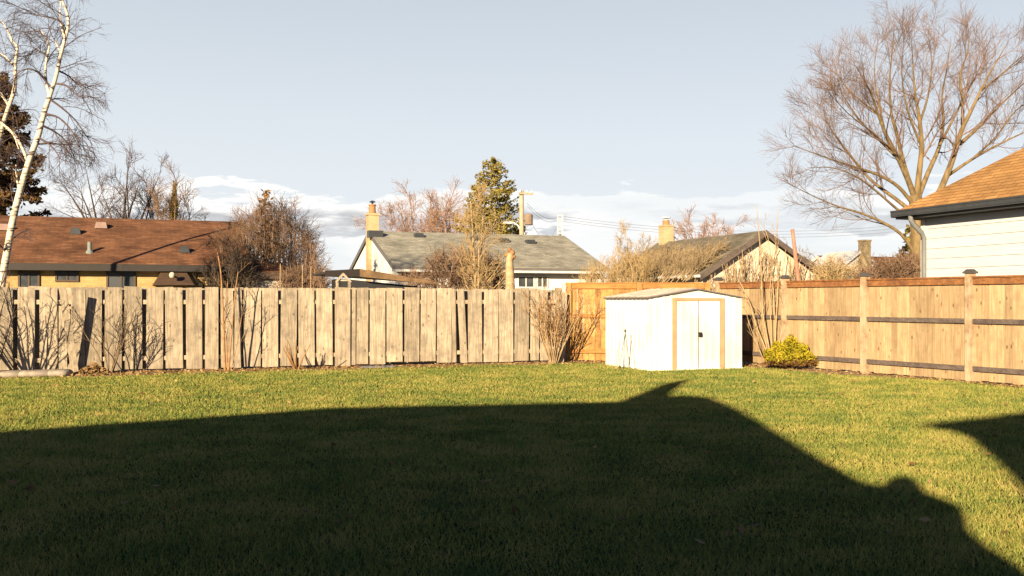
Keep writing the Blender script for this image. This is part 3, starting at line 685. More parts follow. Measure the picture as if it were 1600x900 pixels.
mb = MB(); e4 = [p + Z * ez for p in ec]; R1, R2 = r1 + Z * rz, r2 + Z * rz
mb.face(e4[1], e4[0], R1, R2); mb.face(e4[0], e4[3], R1); mb.face(e4[3], e4[2], R2, R1); mb.face(e4[2], e4[1], R2)
d4 = [p - Z * .012 for p in e4]; mb.face(*d4)
for i in range(4): j = (i + 1) % 4; mb.face(e4[i], e4[j], d4[j], d4[i])
mb.build('roof', M_oroof, hE)
mb = MB(); mb.box(CE - U * (oh - .02) + V * (oh - .02) + Z * (ez - .165), -V * (LE + 2 * oh - .04), U * (WE + 2 * oh - .04), Z * .15); mb.build('soffit', M_fascia, hE)
mb = MB()
for a, dirv, outv, ln in ((CE - U * oh + V * oh, -V, -U, LE + 2 * oh), (CE - U * oh + V * oh, U, V, WE + 2 * oh)):
    for k, (o0, o1, z0, z1) in enumerate(((.002, .10, -.12, -.10), (.085, .105, -.10, .005), (.002, .118, -.02, .012))):
        mb.box(a + outv * o0 + Z * (ez + z0 + .004 * k), dirv * ln, outv * (o1 - o0), Z * (z1 - z0))
mb.build('gutter', M_fascia, hE)
M_down = flat('grey_downspout', (.110, .115, .115), .45)
T_ = Tubes(); pz = CE - U * .06 - V * .12
T_.add([CE - U * (oh + .03) - V * .12 + Z * (ez - .11), CE - U * (oh + .03) - V * .12 + Z * (ez - .2), CE - U * (oh - .02) - V * .12 + Z * (ez - .28), CE - U * .14 - V * .12 + Z * (ez - .50), CE - U * .085 - V * .12 + Z * (ez - .60), CE - U * .085 - V * .12 + Z * .1], [.055] * 6, 8)
T_.build('downspout', M_down, hE)

# low flat shed with broad tan fascia just behind the left fence
PF = np.array([-2.2, 27.4, 0])
def lowpt(px, py, Y): return at(px, py, Y)
M_fbrown = wood('brown_fascia_wood', (.090, .056, .029), (.164, .102, .053), (.049, .029, .016), .1, axis='X')
sf = thing('flat_roof_shed', 'low shed, wall blackened as shade, with broad tan fascia board just behind the weathered fence', 'shed', (-4.6, 27.6, 0))
mb = MB(); a, b_, c = lowpt(508, 423, 28.2), lowpt(562, 420, 26.6), lowpt(682, 440, 27.2)
mb.prism([a, b_, b_ - Z * .21, a - Z * .17], V * .03); mb.build('fascia', M_dbrown, sf)
mb = MB(); mb.prism([b_ + U * .003, c, c - Z * .08, b_ + U * .003 - Z * .21], V * .03); mb.build('fascia', M_fbrown, sf)
mb = MB(); rb = [a + V * .04 - Z * .01, b_ + V * .04 - Z * .01, c + V * .04 - Z * .01, c + V * 2.4 + Z * .1, a + V * 2.4]; mb.prism([p - Z * .03 for p in rb], -Z * .05); mb.build('roof', M_fascia, sf)
mb = MB(); w0, w1 = b_ + V * .5 - U * .4, c + V * .5 - U * .4
mb.prism([w0 * [1, 1, 0], w1 * [1, 1, 0], w1 * [1, 1, 0] + Z * 1.9, w0 * [1, 1, 0] + Z * 2.1], V * 1.5); mb.build('wall', M_black, sf)  # wall coloured black to stand in for the shade under the roof
# peaked trellis top showing above the fence
tr_ = thing('garden_trellis', 'pale peaked wooden trellis top showing just above the weathered fence', 'trellis', at(536, 470, 24.0) * [1, 1, 0])
mb = MB()
def bar(p, q, w=.05, m_=None):
    p, q = np.asarray(p), np.asarray(q); d_ = nrm(q - p); s_ = nrm(np.cross(d_, V)); (m_ or mb).box(p - s_ * w / 2 - V * .02, q - p, s_ * w, V * .04)
pk = at(536, 428, 24); l0, r0 = at(525, 441, 24), at(548, 441, 24)
bar(l0, pk + (pk - l0) * .05); bar(r0, pk + (pk - r0) * .05); bar(at(529, 438, 24.05), at(544, 438, 24.05), .035)
mb.build('peak', M_old, tr_)
for px in (527, 546):
    mb = MB(); q = at(px, 440, 24); mb.box(q * [1, 1, 0] - U * .03, U * .06, V * .05, Z * q[2]); mb.build('post', M_old, tr_)

# ------------------------------------------------------------------ utility pole, mast, wires, leaning post
M_pole = surf('pale_pole_wood', (.236, .189, .126), (.304, .247, .168), (8, 8, 2), 5)
UY = 62.0; pb = at(815, HZ, UY) * [1, 1, 0]; ptop = at(815, 298, UY)
up_ = thing('utility_pole', 'pale wooden utility pole with transformer and lamp arm beside the spruce', 'utility pole', pb)
mb = MB(); mb.cyl(pb, ptop, .17, .13, 12); mb.build('pole', M_pole, up_)
mb = MB(); ca = ptop - Z * .25; mb.box(ca - U * .25 - V * .22, U * .95, V * .1, Z * .12); cr = mb.build('crossarm', M_pole, up_)
for s_ in (-.15, .3, .62):
    mb = MB(); mb.lathe(ca + U * s_ - V * .17 + Z * .12, [(.03, 0), (.06, .04), (.04, .1), (.05, .14), (.01, .18)], 8); mb.build('insulator', M_wframe, cr)
mb = MB(); tcn_ = at(826, 343, UY); mb.lathe(tcn_ - Z * .35, [(.2, 0), (.26, .03), (.26, .62), (.22, .68), (.02, .72)], 12); mb.build('transformer', surf('transformer_paint', (.12, .085, .06), (.17, .12, .085), (3, 3, 3)), up_)
mb = MB(); mb.box(at(816, 336, UY) - V * .04, at(826, 336, UY) - at(816, 336, UY), V * .08, Z * .06); mb.build('bracket', M_edge, up_)
T_ = Tubes(); T_.add([at(814, 360, UY), at(809, 352, UY), at(803, 348, UY), at(796, 347, UY)], [.05] * 4, 6); la = T_.build('lamp_arm', M_wframe, up_)
mb = MB(); q = at(793, 348, UY); mb.cbox(q, .5, .18, .12); mb.build('lamp_head', M_wframe, la)
MY = 85.0; mbp = at(875, HZ, MY) * [1, 1, 0]; ms = thing('lattice_mast', 'short pale lattice mast rising beyond the right end of the grey green roof', 'mast', mbp)
mb = MB()
for px in (871.5, 879): p, q = at(px, 366, MY), at(px, 336, MY); mb.cyl(p, q, .06, .06, 6)
for k in range(8):
    yy_ = 364 - k * 3.8; mb.cyl(at(871.5, yy_, MY), at(879, yy_ - (2 if k % 2 else -2), MY), .045, .045, 6)
mb.build('lattice', M_wframe, ms)
mb = MB(); mb.cyl(mbp, at(875, 365, MY), .10, .10, 8); mb.build('pole', M_edge, ms)
def wire(label, p, q, sag, r=.011, n=14):
    t_ = np.linspace(0, 1, n)[:, None]; pts = p * (1 - t_) + q * t_ - Z * (4 * sag * t_ * (1 - t_)); T_ = Tubes(); T_.add(pts, [r] * n, 4)
    o = T_.build('overhead_wire', M_edge, loc=p); o['label'] = label; o['category'] = 'wire'; o['group'] = 'overhead wires beyond the roofs'
for k, (y0, y1) in enumerate(((318, 336), (322, 342))):
    wire(('upper thin wire sagging from the utility pole to the lattice mast', 'lower thin wire sagging from the utility pole to the lattice mast')[k], at(824, y0, UY), at(873, y1 + 2, MY), .5)
wire('slack low wire looping between the transformer and the lattice mast', at(828, 342, UY), at(871, 352, MY), 1.2)
for k in range(3):
    wire(('topmost of the three long wires running right from the lattice mast', 'middle of the three long wires running right from the lattice mast', 'lowest of the three long wires running right from the lattice mast')[k], at(879, 338 + k * 4, MY), at(1400, 352 + k * 5, 95), .9)
p0 = at(1252, 432, 33); p1 = at(1238, 358, 33); p0b = p0 - (p1 - p0) * .55; p0b[2] = 0
mb = MB(); mb.cyl(p0b, p1, .075, .06, 8); o = mb.build('leaning_post', surf('reddish_post_wood', (.20, .09, .06), (.30, .15, .10), (6, 6, 3)), loc=p0b)
o['label'] = 'thin reddish post leaning left above the cedar fence beside the cream gable'; o['category'] = 'post'

# ------------------------------------------------------------------ trees
def px_path(pts, Y, dY=0.0):
    n = len(pts); return np.array([at(x, y, Y + dY * i / (n - 1)) for i, (x, y) in enumerate(pts)])
def smooth_path(p, k=3):
    """Catmull-Rom resample so limbs bend softly"""
    out = []; p = np.asarray(p); q = np.vstack([2 * p[0] - p[1], p, 2 * p[-1] - p[-2]])
    for i in range(1, len(q) - 2):
        for s in range(k):
            t_ = s / k; a, b_, c, d_ = q[i - 1], q[i], q[i + 1], q[i + 2]
            out.append(.5 * ((2 * b_) + (-a + c) * t_ + (2 * a - 5 * b_ + 4 * c - d_) * t_ ** 2 + (-a + 3 * b_ - 3 * c + d_) * t_ ** 3))
    out.append(p[-1]); return np.array(out)
def limb_tree(name, label, base, limbs, spec, mt, mc, group=None, cat='tree', skip_first=False):
    root = thing(name, label, cat, base, group); tk, cr, tw = Tubes(), Tubes(), Tubes()
    for li, lb_ in enumerate(limbs):
        path, r0, r1 = lb_[:3]; p = smooth_path(path); rad = np.linspace(r0, r1, len(p)); (cr if len(lb_) > 3 else tk).add(p, rad, 8)
        if not (li == 0 and skip_first): ramify([cr, tw, tw, tw], p, rad, spec)
    tk.build('trunk', mt, root); 
    for kk, vv_ in tw.g.items(): cr.g.setdefault(kk, []).extend(vv_)
    cr.build('crown', mc, root); return root

# big bare maple behind the sided house
MYd = 40.0; mbase = at(1436, HZ, MYd) * [1, 1, 0]
def mp_(pts, dY=0): return px_path(pts, MYd, dY)
ml = [(mp_([(1436, 500), (1435, 400), (1433, 340), (1430, 305)]), .33, .27), 
      (mp_([(1430, 312), (1418, 280), (1400, 240), (1385, 212), (1372, 178), (1362, 148), (1346, 118), (1330, 92)], -2.5), .15, .03),
      (mp_([(1430, 308), (1422, 288), (1411, 252), (1402, 212), (1393, 178), (1390, 130), (1394, 80), (1398, 34)], 1.5), .16, .025),
      (mp_([(1432, 312), (1436, 272), (1440, 230), (1437, 188), (1430, 148), (1427, 108), (1424, 58)], -1.0), .18, .025),
      (mp_([(1434, 310), (1450, 270), (1468, 228), (1474, 188), (1472, 150), (1480, 104), (1486, 56)], 2.5), .14, .025),
      (mp_([(1436, 345), (1462, 312), (1486, 256), (1502, 205), (1516, 176), (1532, 142), (1555, 100), (1580, 58)], -1.5), .21, .03),
      (mp_([(1504, 195), (1504, 160), (1500, 120), (1512, 80), (1516, 48)], 1.5), .10, .025),
      (mp_([(1500, 225), (1530, 198), (1562, 165), (1600, 130), (1640, 100)], 2), .10, .025),
      (mp_([(1480, 275), (1520, 248), (1560, 226), (1605, 205), (1650, 190)], -1), .09, .025),
      (mp_([(1426, 318), (1404, 292), (1378, 276), (1346, 264), (1308, 252), (1268, 238), (1235, 226)], -2), .11, .02),
      (mp_([(1424, 330), (1396, 308), (1366, 286), (1340, 258), (1312, 222), (1292, 190), (1284, 160)], 2), .11, .02),
      (mp_([(1424, 345), (1396, 322), (1366, 296), (1336, 275), (1300, 262), (1262, 262)], -3), .08, .02),
      (mp_([(1432, 400), (1408, 366), (1376, 346), (1342, 332), (1308, 322), (1266, 304), (1224, 282)], -1), .10, .02),
      (mp_([(1410, 255), (1380, 225), (1345, 190), (1318, 150), (1302, 118)], 2.5), .08, .02)]
ml += [(mp_([(1384, 212), (1374, 165), (1366, 112), (1372, 58)], 1), .07, .018), (mp_([(1437, 192), (1450, 150), (1456, 100), (1450, 46)], 1.5), .07, .018), (mp_([(1440, 230), (1418, 172), (1409, 112), (1414, 46)], -2), .07, .018),
       (mp_([(1532, 142), (1558, 122), (1592, 92), (1625, 66)], 1), .06, .018), (mp_([(1468, 228), (1500, 165), (1534, 100), (1548, 58)], 3), .07, .018), (mp_([(1346, 264), (1318, 228), (1290, 190), (1270, 166)], 1), .05, .015), (mp_([(1400, 240), (1362, 206), (1326, 178), (1296, 146)], -3), .06, .015),
       (mp_([(1520, 248), (1556, 214), (1590, 170), (1630, 150)], -2), .06, .015), (mp_([(1372, 178), (1336, 150), (1312, 122), (1304, 100)], 1.5), .05, .015)]
sp_m = [(11, .22, (.45, 1.0), (1.2, 2.4), .42, 7, .09, .08, 4, .010), (8, .15, (.4, .95), (.55, 1.2), .5, 5, .11, .07, 3, .006), (6, .15, (.3, .9), (.3, .75), .6, 3, .10, .05, 3, .0036)]
ml = [(a, (b_ * .78 if i_ else b_), (.007 if i_ else c)) for i_, (a, b_, c) in enumerate(ml)]
limb_tree('maple_tree', 'large bare spreading maple rising behind the orange tan roof', mbase, ml, sp_m, M_mbark, M_mtwig, skip_first=True)

# birch at the left edge
BY = 26.0; bb = at(-2, HZ, BY) * [1, 1, 0]
m, t, b = principled('birch_bark')
tcn = N(t, 'ShaderNodeTexCoord'); mpn = N(t, 'ShaderNodeMapping'); mpn.inputs['Scale'].default_value = (3, 3, 16); t.links.new(tcn.outputs['Object'], mpn.inputs[0])
nn = N(t, 'ShaderNodeTexNoise'); nn.inputs['Scale'].default_value = 1; nn.inputs['Detail'].default_value = 6; t.links.new(mpn.outputs[0], nn.inputs['Vector'])
t.links.new(mixc(t, maprange(t, nn.outputs[0], .52, .62), (.42, .36, .275), (.05, .035, .025)), b.inputs['Base Color']); b.inputs['Roughness'].default_value = .7
M_birch = m
bl = [(px_path([(-6, 560), (2, 450), (10, 400), (20, 345), (33, 292), (46, 250), (60, 212), (68, 180), (78, 150)], BY), .105, .062),
      (px_path([(78, 150), (87, 122), (93, 95), (99, 70), (106, 45), (106, 25), (100, 8), (92, -15)], BY, -.4), .055, .028),
      (px_path([(78, 150), (73, 132), (71, 112), (73, 92), (77, 72), (72, 60), (65, 48)], BY, .5), .042, .016),
      (px_path([(101, 60), (96, 40), (94, 20), (96, -10)], BY, .6), .03, .015),
      (px_path([(95, 82), (88, 68), (84, 62)], BY, .3), .03, .012),
      (px_path([(72, 85), (62, 80), (54, 76)], BY, -.3), .03, .012),
      (px_path([(30, 300), (26, 275), (25, 258)], BY, .2), .03, .02),
      (px_path([(44, 256), (36, 234), (24, 212), (12, 200), (-8, 185)], BY, .4), .04, .03)]
for pts_, dy_ in (([(78, 155), (96, 168), (116, 186), (132, 208), (146, 228)], .4), ([(72, 178), (92, 184), (112, 204), (128, 236)], -.5), ([(66, 196), (86, 206), (104, 222), (118, 248)], .6), ([(84, 130), (104, 134), (122, 150), (136, 152)], -.4), ([(90, 110), (106, 118), (124, 134)], .5), ([(60, 215), (80, 228), (96, 250)], -.3), ([(100, 40), (88, 30), (60, 24), (36, 20)], .3), ([(78, 135), (58, 112), (40, 108), (22, 118)], -.3)):
    bl.append((px_path(pts_, BY, dy_), .030, .008, 1))
sp_b = [(7, .15, (.5, 1.1), (.6, 1.3), .35, 7, .10, -.05, 4, .009), (6, .15, (.4, 1.0), (.3, .7), .5, 5, .15, -.10, 3, .0045), (4, .2, (.3, .9), (.2, .45), .6, 3, .12, -.12, 3, .003)]
limb_tree('birch_tree', 'leaning white birch with dark hanging twigs at the left edge', bb, bl, sp_b, M_birch, M_btwig)
BY2 = 28.0
bl2 = [(px_path([(-14, 560), (-12, 400), (-6, 250), (6, 190), (18, 155), (24, 130), (24, 100), (27, 74), (20, 66)], BY2), .075, .035),
       (px_path([(20, 66), (14, 52), (6, 38), (-4, 28)], BY2, .5), .035, .015), (px_path([(20, 100), (8, 88), (-6, 80)], BY2, .5), .03, .015), (px_path([(10, 200), (22, 212), (30, 235)], BY2, -.4), .03, .02), (px_path([(14, 165), (4, 150), (-8, 135)], BY2, .3), .04, .03)]
limb_tree('birch_tree', 'thinner white birch cut by the left edge of the photo behind the leaning birch', at(-14, HZ, BY2) * [1, 1, 0], bl2, sp_b, M_birch, M_btwig)
# conifers
def conifer(name, label, base, top, rb, nb, mt, mn, dens=22, size=.22, droop=.25, start=.08, tip=.2, shape=.85, gap=.0):
    root = thing(name, label, 'tree', base); H = top[2]; base = np.asarray(base, float)
    mb = MB(); axis = lambda h_: base + (np.asarray(top) - base * [1, 1, 0]) * [1, 1, 0] * (h_ / H) + Z * h_
    mb.cyl(base, axis(H * .96), H * .018, .02, 8); mb.build('trunk', mt, root)
    P = []; SZ = []; T_ = Tubes()
    for i in range(nb):
        f_ = start + (1 - start) * ((i + R.random()) / nb); h_ = H * f_; r = rb * (1 - f_) ** shape * R.uniform(.62, 1.12) + .12
        if R.random() < gap: continue
        an = R.uniform(0, 2 * math.pi); d_ = np.array([math.cos(an), math.sin(an), R.uniform(-.05, .25) - droop * (1 - f_)])
        pth = wpath(axis(h_), d_, r, 5, .06, .06); T_.add(pth, np.linspace(.012 + .02 * r, .008, 5), 3)
        n = max(4, int(dens * r)); tt = .15 + .85 * rng.random(n) ** .75
        x = tt * 4; ii = np.minimum(x.astype(int), 3); fr = (x - ii)[:, None]
        q = pth[ii] * (1 - fr) + pth[ii + 1] * fr
        sd = np.cross(d_ / np.linalg.norm(d_), Z)
        q = q + sd[None] * rng.normal(0, .16, (n, 1)) * r * (1.05 - tt)[:, None] * 1.1 + rng.normal(0, .05, (n, 3)) - Z * np.abs(rng.normal(0, .10, (n, 1)))
        P.append(q); SZ.append(size * rng.uniform(.6, 1.3, n))
    P = np.concatenate(P); q, f_ = leaf_faces(P, np.concatenate(SZ), .7)
    T_.build('crown', mn, root, False, extra=(q, f_)); return root
M_ndl = leafy('dark_brown_green_needles', (.033, .030, .013), (.123, .067, .030), .15, .5, .5)
M_ndl2 = leafy('olive_needles', (.057, .057, .015), (.279, .213, .057), .15, .5, .6)
M_ndl3 = leafy('rusty_larch_twigs', (.157, .084, .031), (.273, .157, .063), .15, .7, .6)
M_ivy = leafy('ivy_leaves', (.09, .075, .016), (.30, .20, .05), .2, 2, .6)
conifer('dark_conifer', 'tall dark conifer behind the birches at the left edge above the brown roof', at(4, HZ, 46) * [1, 1, 0], at(6, 112, 46), 4.0, 210, M_dbark, M_ndl, 70, .13, .35, .1)
conifer('spruce_tree', 'sunlit olive spruce rising behind the grey green roof beside the utility pole', at(768, HZ, 68) * [1, 1, 0], at(768, 246, 68), 4.1, 230, M_bark, M_ndl2, 36, .11, -.15, .1, shape=.62)
conifer('larch_tree', 'narrow rusty brown conifer poking out of the large brown shrub', at(415, HZ, 40) * [1, 1, 0], at(414, 297, 40), 1.3, 130, M_bark, M_ndl3, 22, .11, -.3, .1)
conifer('small_conifer', 'small green conifer peeping out left of the sided house wall', at(1424, HZ, 50) * [1, 1, 0], at(1421, 352, 50), 1.3, 60, M_bark, M_ndl2, 26, .16, .1, .1)

# bare trees generated from a base
def bare_tree(name, label, px, top, Y, spread, mt, mc, stems=4, group=None, fine=1.0, dens=1.0, rs=1.0):
    base = at(px, HZ, Y) * [1, 1, 0]; H = at(px, top, Y)[2]; limbs = []
    for i in range(stems):
        a = 2 * math.pi * (i + R.random() * .6) / stems; s = R.uniform(.35, 1.0) * spread
        tipp = base + np.array([math.cos(a) * s, math.sin(a) * s, H * R.uniform(.72, .98)])
        p1 = base + np.array([math.cos(a) * s * .12, math.sin(a) * s * .12, H * R.uniform(.18, .3)]); p2 = base + np.array([math.cos(a) * s * .5, math.sin(a) * s * .5, H * R.uniform(.48, .6)])
        limbs.append((np.array([base + rng.normal(0, .05, 3) * [1, 1, 0], p1, p2, tipp]), .02 * H * rs, .012))
    sp_ = [(int(13 * dens), .2, (.4, 1.0), (H * .14, H * .30), .5, 6, .13, .06, 4, .014 * fine), (int(9 * dens), .2, (.4, 1.0), (H * .07, H * .15), .55, 5, .15, .05, 3, .009 * fine), (5, .2, (.3, 1.0), (H * .03, H * .08), .6, 3, .12, .04, 3, .0065 * fine)]
    return limb_tree(name, label, base, limbs, sp_, mt, mc, group)
BYT = 58.0
bare_tree('bare_tree', 'dark many stemmed bare tree above the brown roof right of the conifer', 176, 236, BYT, 3.3, M_dbark, M_btwig, 6, fine=1.15, dens=.75)
bare_tree('bare_tree', 'shorter dark bare tree above the brown roof, right beside the ivy covered tree', 208, 250, 56, 2.1, M_dbark, M_btwig, 4, fine=1.15, dens=.8)
iv = bare_tree('ivy_tree', 'bare tree with an ivy covered trunk above the right part of the brown roof', 264, 276, 54, 2.2, M_bark, M_brtwig, 6, fine=1.2)
ib = at(264, HZ, 54) * [1, 1, 0]; hh = 1 + 7.0 * rng.beta(1.3, 1.6, 3600); an = rng.uniform(0, 6.28, 3600); rr_ = .52 * (1.08 - hh / 8.2) * np.sqrt(rng.random(3600)) * 1.3 * (1 + .3 * np.sin(hh * 4))
q, f_ = leaf_faces(ib + np.stack([rr_ * np.cos(an) + .04 * hh, rr_ * np.sin(an), hh], 1), .10, 1); quads('ivy', q, f_, M_ivy, iv)
bare_tree('bare_tree', 'pinkish bare tree left of the spruce beyond the grey green roof', 655, 292, 78, 3.4, M_ptwig, M_ptwig, 9, fine=1.5, dens=1.0)
bare_tree('bare_tree', 'smaller pinkish bare tree tucked between the spruce and the wider pinkish tree', 706, 304, 74, 1.6, M_ptwig, M_ptwig, 5, fine=1.5)
bare_tree('bare_tree', 'low rosy bare treetop showing over the ridge of the vine covered house', 1105, 342, 80, 2.9, M_ptwig, M_ptwig, 10, fine=1.6)
bare_tree('bare_tree', 'faint pale bare tree left of the yellow chimney of the vine covered house', 985, 356, 75, 1.9, M_ttwig, M_ttwig, 4, fine=1.1)
bare_tree('bare_tree', 'slim bare sapling with tan stems rising in front of the spruce and grey green roof', 746, 300, 30, .55, M_ltwig, M_ttwig, 4, fine=.7, dens=.9, rs=.55)

# shrubs
def shrub(name, label, base, H, spread, stems, mt, mc=None, spec=None, rad=.012, lean=(0, 0), group=None, yspread=None, cat='shrub', arch=.0, K=8, wig=.06, part='stems', hvar=(.6, 1.05)):
    base = np.asarray(base, float); root = thing(name, label, cat, base, group); tk, cr = Tubes(), Tubes(); ysp = yspread if yspread else spread
    for i in range(stems):
        a = R.uniform(0, 2 * math.pi); s = math.sqrt(R.random())
        d_ = np.array([math.cos(a) * s * spread + lean[0], math.sin(a) * s * ysp + lean[1], H])
        q = wpath(base + np.array([d_[0] * .12, d_[1] * .12, 0]), d_, np.linalg.norm(d_) * R.uniform(*hvar), K, wig, arch)
        rd = np.linspace(rad, rad * .4, K); tk.add(q, rd, 5)
        if spec: ramify([cr], q, rd, spec)
    tk.build(part, mt, root)
    if spec: cr.build('twigs', mc or mt, root)
    return root
def mass(name, label, xs, tops, Y, dY, n, mt, spec, zb=.8, rad=.02, cat='shrub'):
    """wide thicket: stems rise to a crown line given in photo pixels"""
    c0 = at((xs[0] + xs[-1]) / 2, HZ, Y) * [1, 1, 0]; root = thing(name, label, cat, c0); tk, cr = Tubes(), Tubes()
    for i in range(n):
        x = R.uniform(xs[0], xs[-1]); y_ = np.interp(x, xs, tops); yy_ = Y + R.uniform(-dY, dY)
        top = at(x + R.uniform(-6, 6), y_ + abs(R.gauss(0, 13)) - 3, yy_); bot = at(x + R.uniform(-12, 12), HZ, yy_) * [1, 1, 0]
        p1 = bot * .6 + top * .4 + rng.normal(0, .1, 3); p2 = bot * .25 + top * .75 + rng.normal(0, .12, 3)
        q = smooth_path(np.array([bot, p1, p2, top]), 2); rd = np.linspace(rad, rad * .4, len(q)); tk.add(q, rd, 4); ramify([cr], q, rd, spec)
    tk.build('stems', mt, root); cr.build('twigs', mt, root); return root
sp_mass = [(12, .30, (.4, 1.1), (.35, .9), .6, 5, .18, .05, 3, .010), (5, .2, (.4, 1.1), (.15, .4), .7, 3, .2, 0, 3, .008)]
mass('brown_shrub', 'large brown twiggy shrub crowding the right end of the brown roof', [318, 350, 385, 420, 455, 480, 492], [415, 372, 335, 322, 330, 362, 395], 36, 1.4, 125, M_brtwig, [(11, .25, (.4, 1.1), (.5, 1.3), .6, 5, .18, .05, 3, .008), (5, .2, (.4, 1.1), (.25, .6), .7, 3, .2, 0, 3, .0055)], rad=.022)
mass('dark_shrub', 'dark bare shrub before the right end of the bungalow, beside the brown shrub', [322, 350, 375, 400], [425, 396, 392, 418], 33.5, .7, 45, M_dbark, [(10, .25, (.4, 1.1), (.4, 1.0), .6, 5, .18, .03, 3, .010), (5, .2, (.4, 1.1), (.2, .5), .7, 3, .2, 0, 3, .007)], rad=.022)
mass('low_brown_shrub', 'low dark brown shrub behind the fence left of the tan fascia shed', [440, 460, 490, 505], [440, 428, 424, 436], 33, .6, 40, M_brtwig, sp_mass)
mass('tan_thicket', 'tan thicket of fine stems left of the low house with the cream gable', [905, 930, 960, 995, 1020], [434, 420, 404, 400, 426], 41, .8, 60, M_ttwig, [(12, .35, (.3, .9), (.4, .9), .6, 4, .15, .14, 3, .007), (4, .2, (.4, 1.0), (.15, .4), .7, 3, .2, .05, 3, .0055)], rad=.014)
M_vtwig = surf('dry_vine_twigs', (.15, .108, .058), (.25, .185, .105), (1.2, 1.2, 1.2), 3)
gv = thing('wall_vines', 'bare pale vine stems climbing the cream gable of the low house', 'vines', GA - V * .1); T_, T2 = Tubes(), Tubes()
for i in range(150):
    q_ = R.uniform(-hl + .1, hr - .1); hgt0 = zr - .6 * abs(q_); top_ = max(.6, hgt0 - abs(R.gauss(0, .28)) - (.35 if abs(q_) < .8 else .0))
    b0 = GA + U * q_ - V * R.uniform(-.28, .1); q = wpath(b0, Z + U * R.uniform(-.12, .12), top_, 9, .07); r_ = R.uniform(.012, .028); rd = np.linspace(r_, r_ * .5, 9)
    T_.add(q, rd, 5); ramify([T2], q, rd, [(7, .35, (.3, .9), (.25, .7), .5, 5, .2, .06, 3, .008)])
T_.build('stems', M_ltwig, gv); T2.build('twigs', M_brtwig, gv)
rv = thing('roof_vines', 'mat of tan brush spread over the roof slopes of the low house', 'vines', GA + V * 4 + Z * 2.6); T_, T2 = Tubes(), Tubes()
for i in range(330):
    left = i < 220; hw = hl if left else hr; sg = -1 if left else 1
    s_ = R.uniform(.3, 8.6) if left else R.uniform(.1, 6); q0 = hw + R.uniform(-.2, .5); q1 = R.uniform(1.0 if left else .7, hw)
    P0 = GA + V * s_ + U * sg * q0 + Z * (zr + .10 - sl2 * q0); P1 = GA + V * (s_ + R.uniform(-.5, .5)) + U * sg * q1 + Z * (zr + .14 - sl2 * q1 + R.uniform(.0, .28))
    q = smooth_path(np.array([P0, P0 * .6 + P1 * .4 + Z * R.uniform(.05, .25), P0 * .25 + P1 * .75 + Z * R.uniform(.05, .3), P1]), 2); rd = np.linspace(.016, .007, len(q))
    T_.add(q, rd, 4); ramify([T2], q, rd, [(11, .1, (.3, 1.0), (.25, .65), .6, 4, .2, .10, 3, .008), (3, .2, (.4, 1.0), (.12, .3), .7, 3, .2, .05, 3, .006)])
T_.build('stems', M_vtwig, rv); T2.build('twigs', M_vtwig, rv)
mass('olive_thicket', 'small tan brown thicket at the right eave of the low house with the cream gable', [1275, 1295, 1320, 1345], [420, 412, 416, 430], 38, .8, 45, M_ttwig, sp_mass, rad=.014)
mass('small_thicket', 'low brown thicket between the far house and the downspout', [1345, 1375, 1405, 1436], [430, 416, 404, 406], 34, .8, 70, M_brtwig, sp_mass, rad=.014)
mass('rusty_shrub', 'rusty brown shrub behind the fence between tan fascia and the slim sapling', [640, 665, 700, 735, 775, 785], [440, 412, 396, 398, 412, 436], 32, .9, 85, M_brtwig, sp_mass, rad=.014)
# pollarded trunk
pt = thing('tree_stump', 'tall sunlit dead trunk with a ragged top behind the weathered fence', 'tree stump', at(797, HZ, 26.5) * [1, 1, 0])
T_ = Tubes(); tpth = smooth_path(px_path([(797, 560), (797, 445), (796, 415), (797, 396)], 26.5)); T_.add(tpth, np.linspace(.15, .085, len(tpth)), 9); T_.build('trunk', M_ltwig, pt)
mb = MB()
for dx, dy, r in ((-5, 0, .07), (3, -3, .085), (-1, -8, .06), (6, 3, .05), (1, 5, .1)):
    c = at(797 + dx, 398 + dy, 26.5); mb.lathe(c, [(.01, -r), (r * .8, -r * .6), (r, 0), (r * .75, r * .7), (.01, r)], 8)
mb.build('burl', M_ostem, pt, smooth=True)
# shrubs standing in front of the fences
def yard(px, off): p = fpt(px, off); return p
sp_y = [(5, .3, (.3, .8), (.25, .6), .6, 5, .12, .06, 4, .005), (3, .3, (.3, .8), (.12, .3), .6, 3, .12, .03, 3, .004)]
shrub('bare_shrub', 'dense dark bare shrub at the far left end of the weathered fence', yard(-14, .9), 2.1, 1.1, 26, M_dbark, M_btwig, sp_y, .016)
shrub('bare_shrub', 'bare brown shrub right of the slanted planks on the weathered fence', yard(172, .5), 1.4, .6, 11, M_bark, M_dbark, sp_y, .012)
tk = thing('bare_shrub', 'pair of tall orange brown stems rising past the fence top beside the left fence post', 'shrub', yard(357, .5))
T_, T2 = Tubes(), Tubes()
for pts, r in (([(352, 582), (350, 545), (349, 500), (347, 460), (345, 425), (340, 395)], .030), ([(357, 582), (360, 540), (364, 500), (367, 460), (372, 425)], .022), ([(360, 582), (370, 540), (376, 505), (380, 480)], .012), ([(356, 582), (354, 540), (352, 500), (356, 440)], .016)):
    Yb = yard(357, .5)[1]; p = smooth_path(px_path(pts, Yb)); rd = np.linspace(r, r * .35, len(p)); T_.add(p, rd, 7); ramify([T2], p, rd, sp_y)
T_.build('stems', M_ostem, tk); T2.build('twigs', M_brtwig, tk)
shrub('cut_shrub', 'fan of short cut stems at the foot of the fence left of the second post', yard(456, .7), .72, .55, 11, M_ostem, None, None, .018)
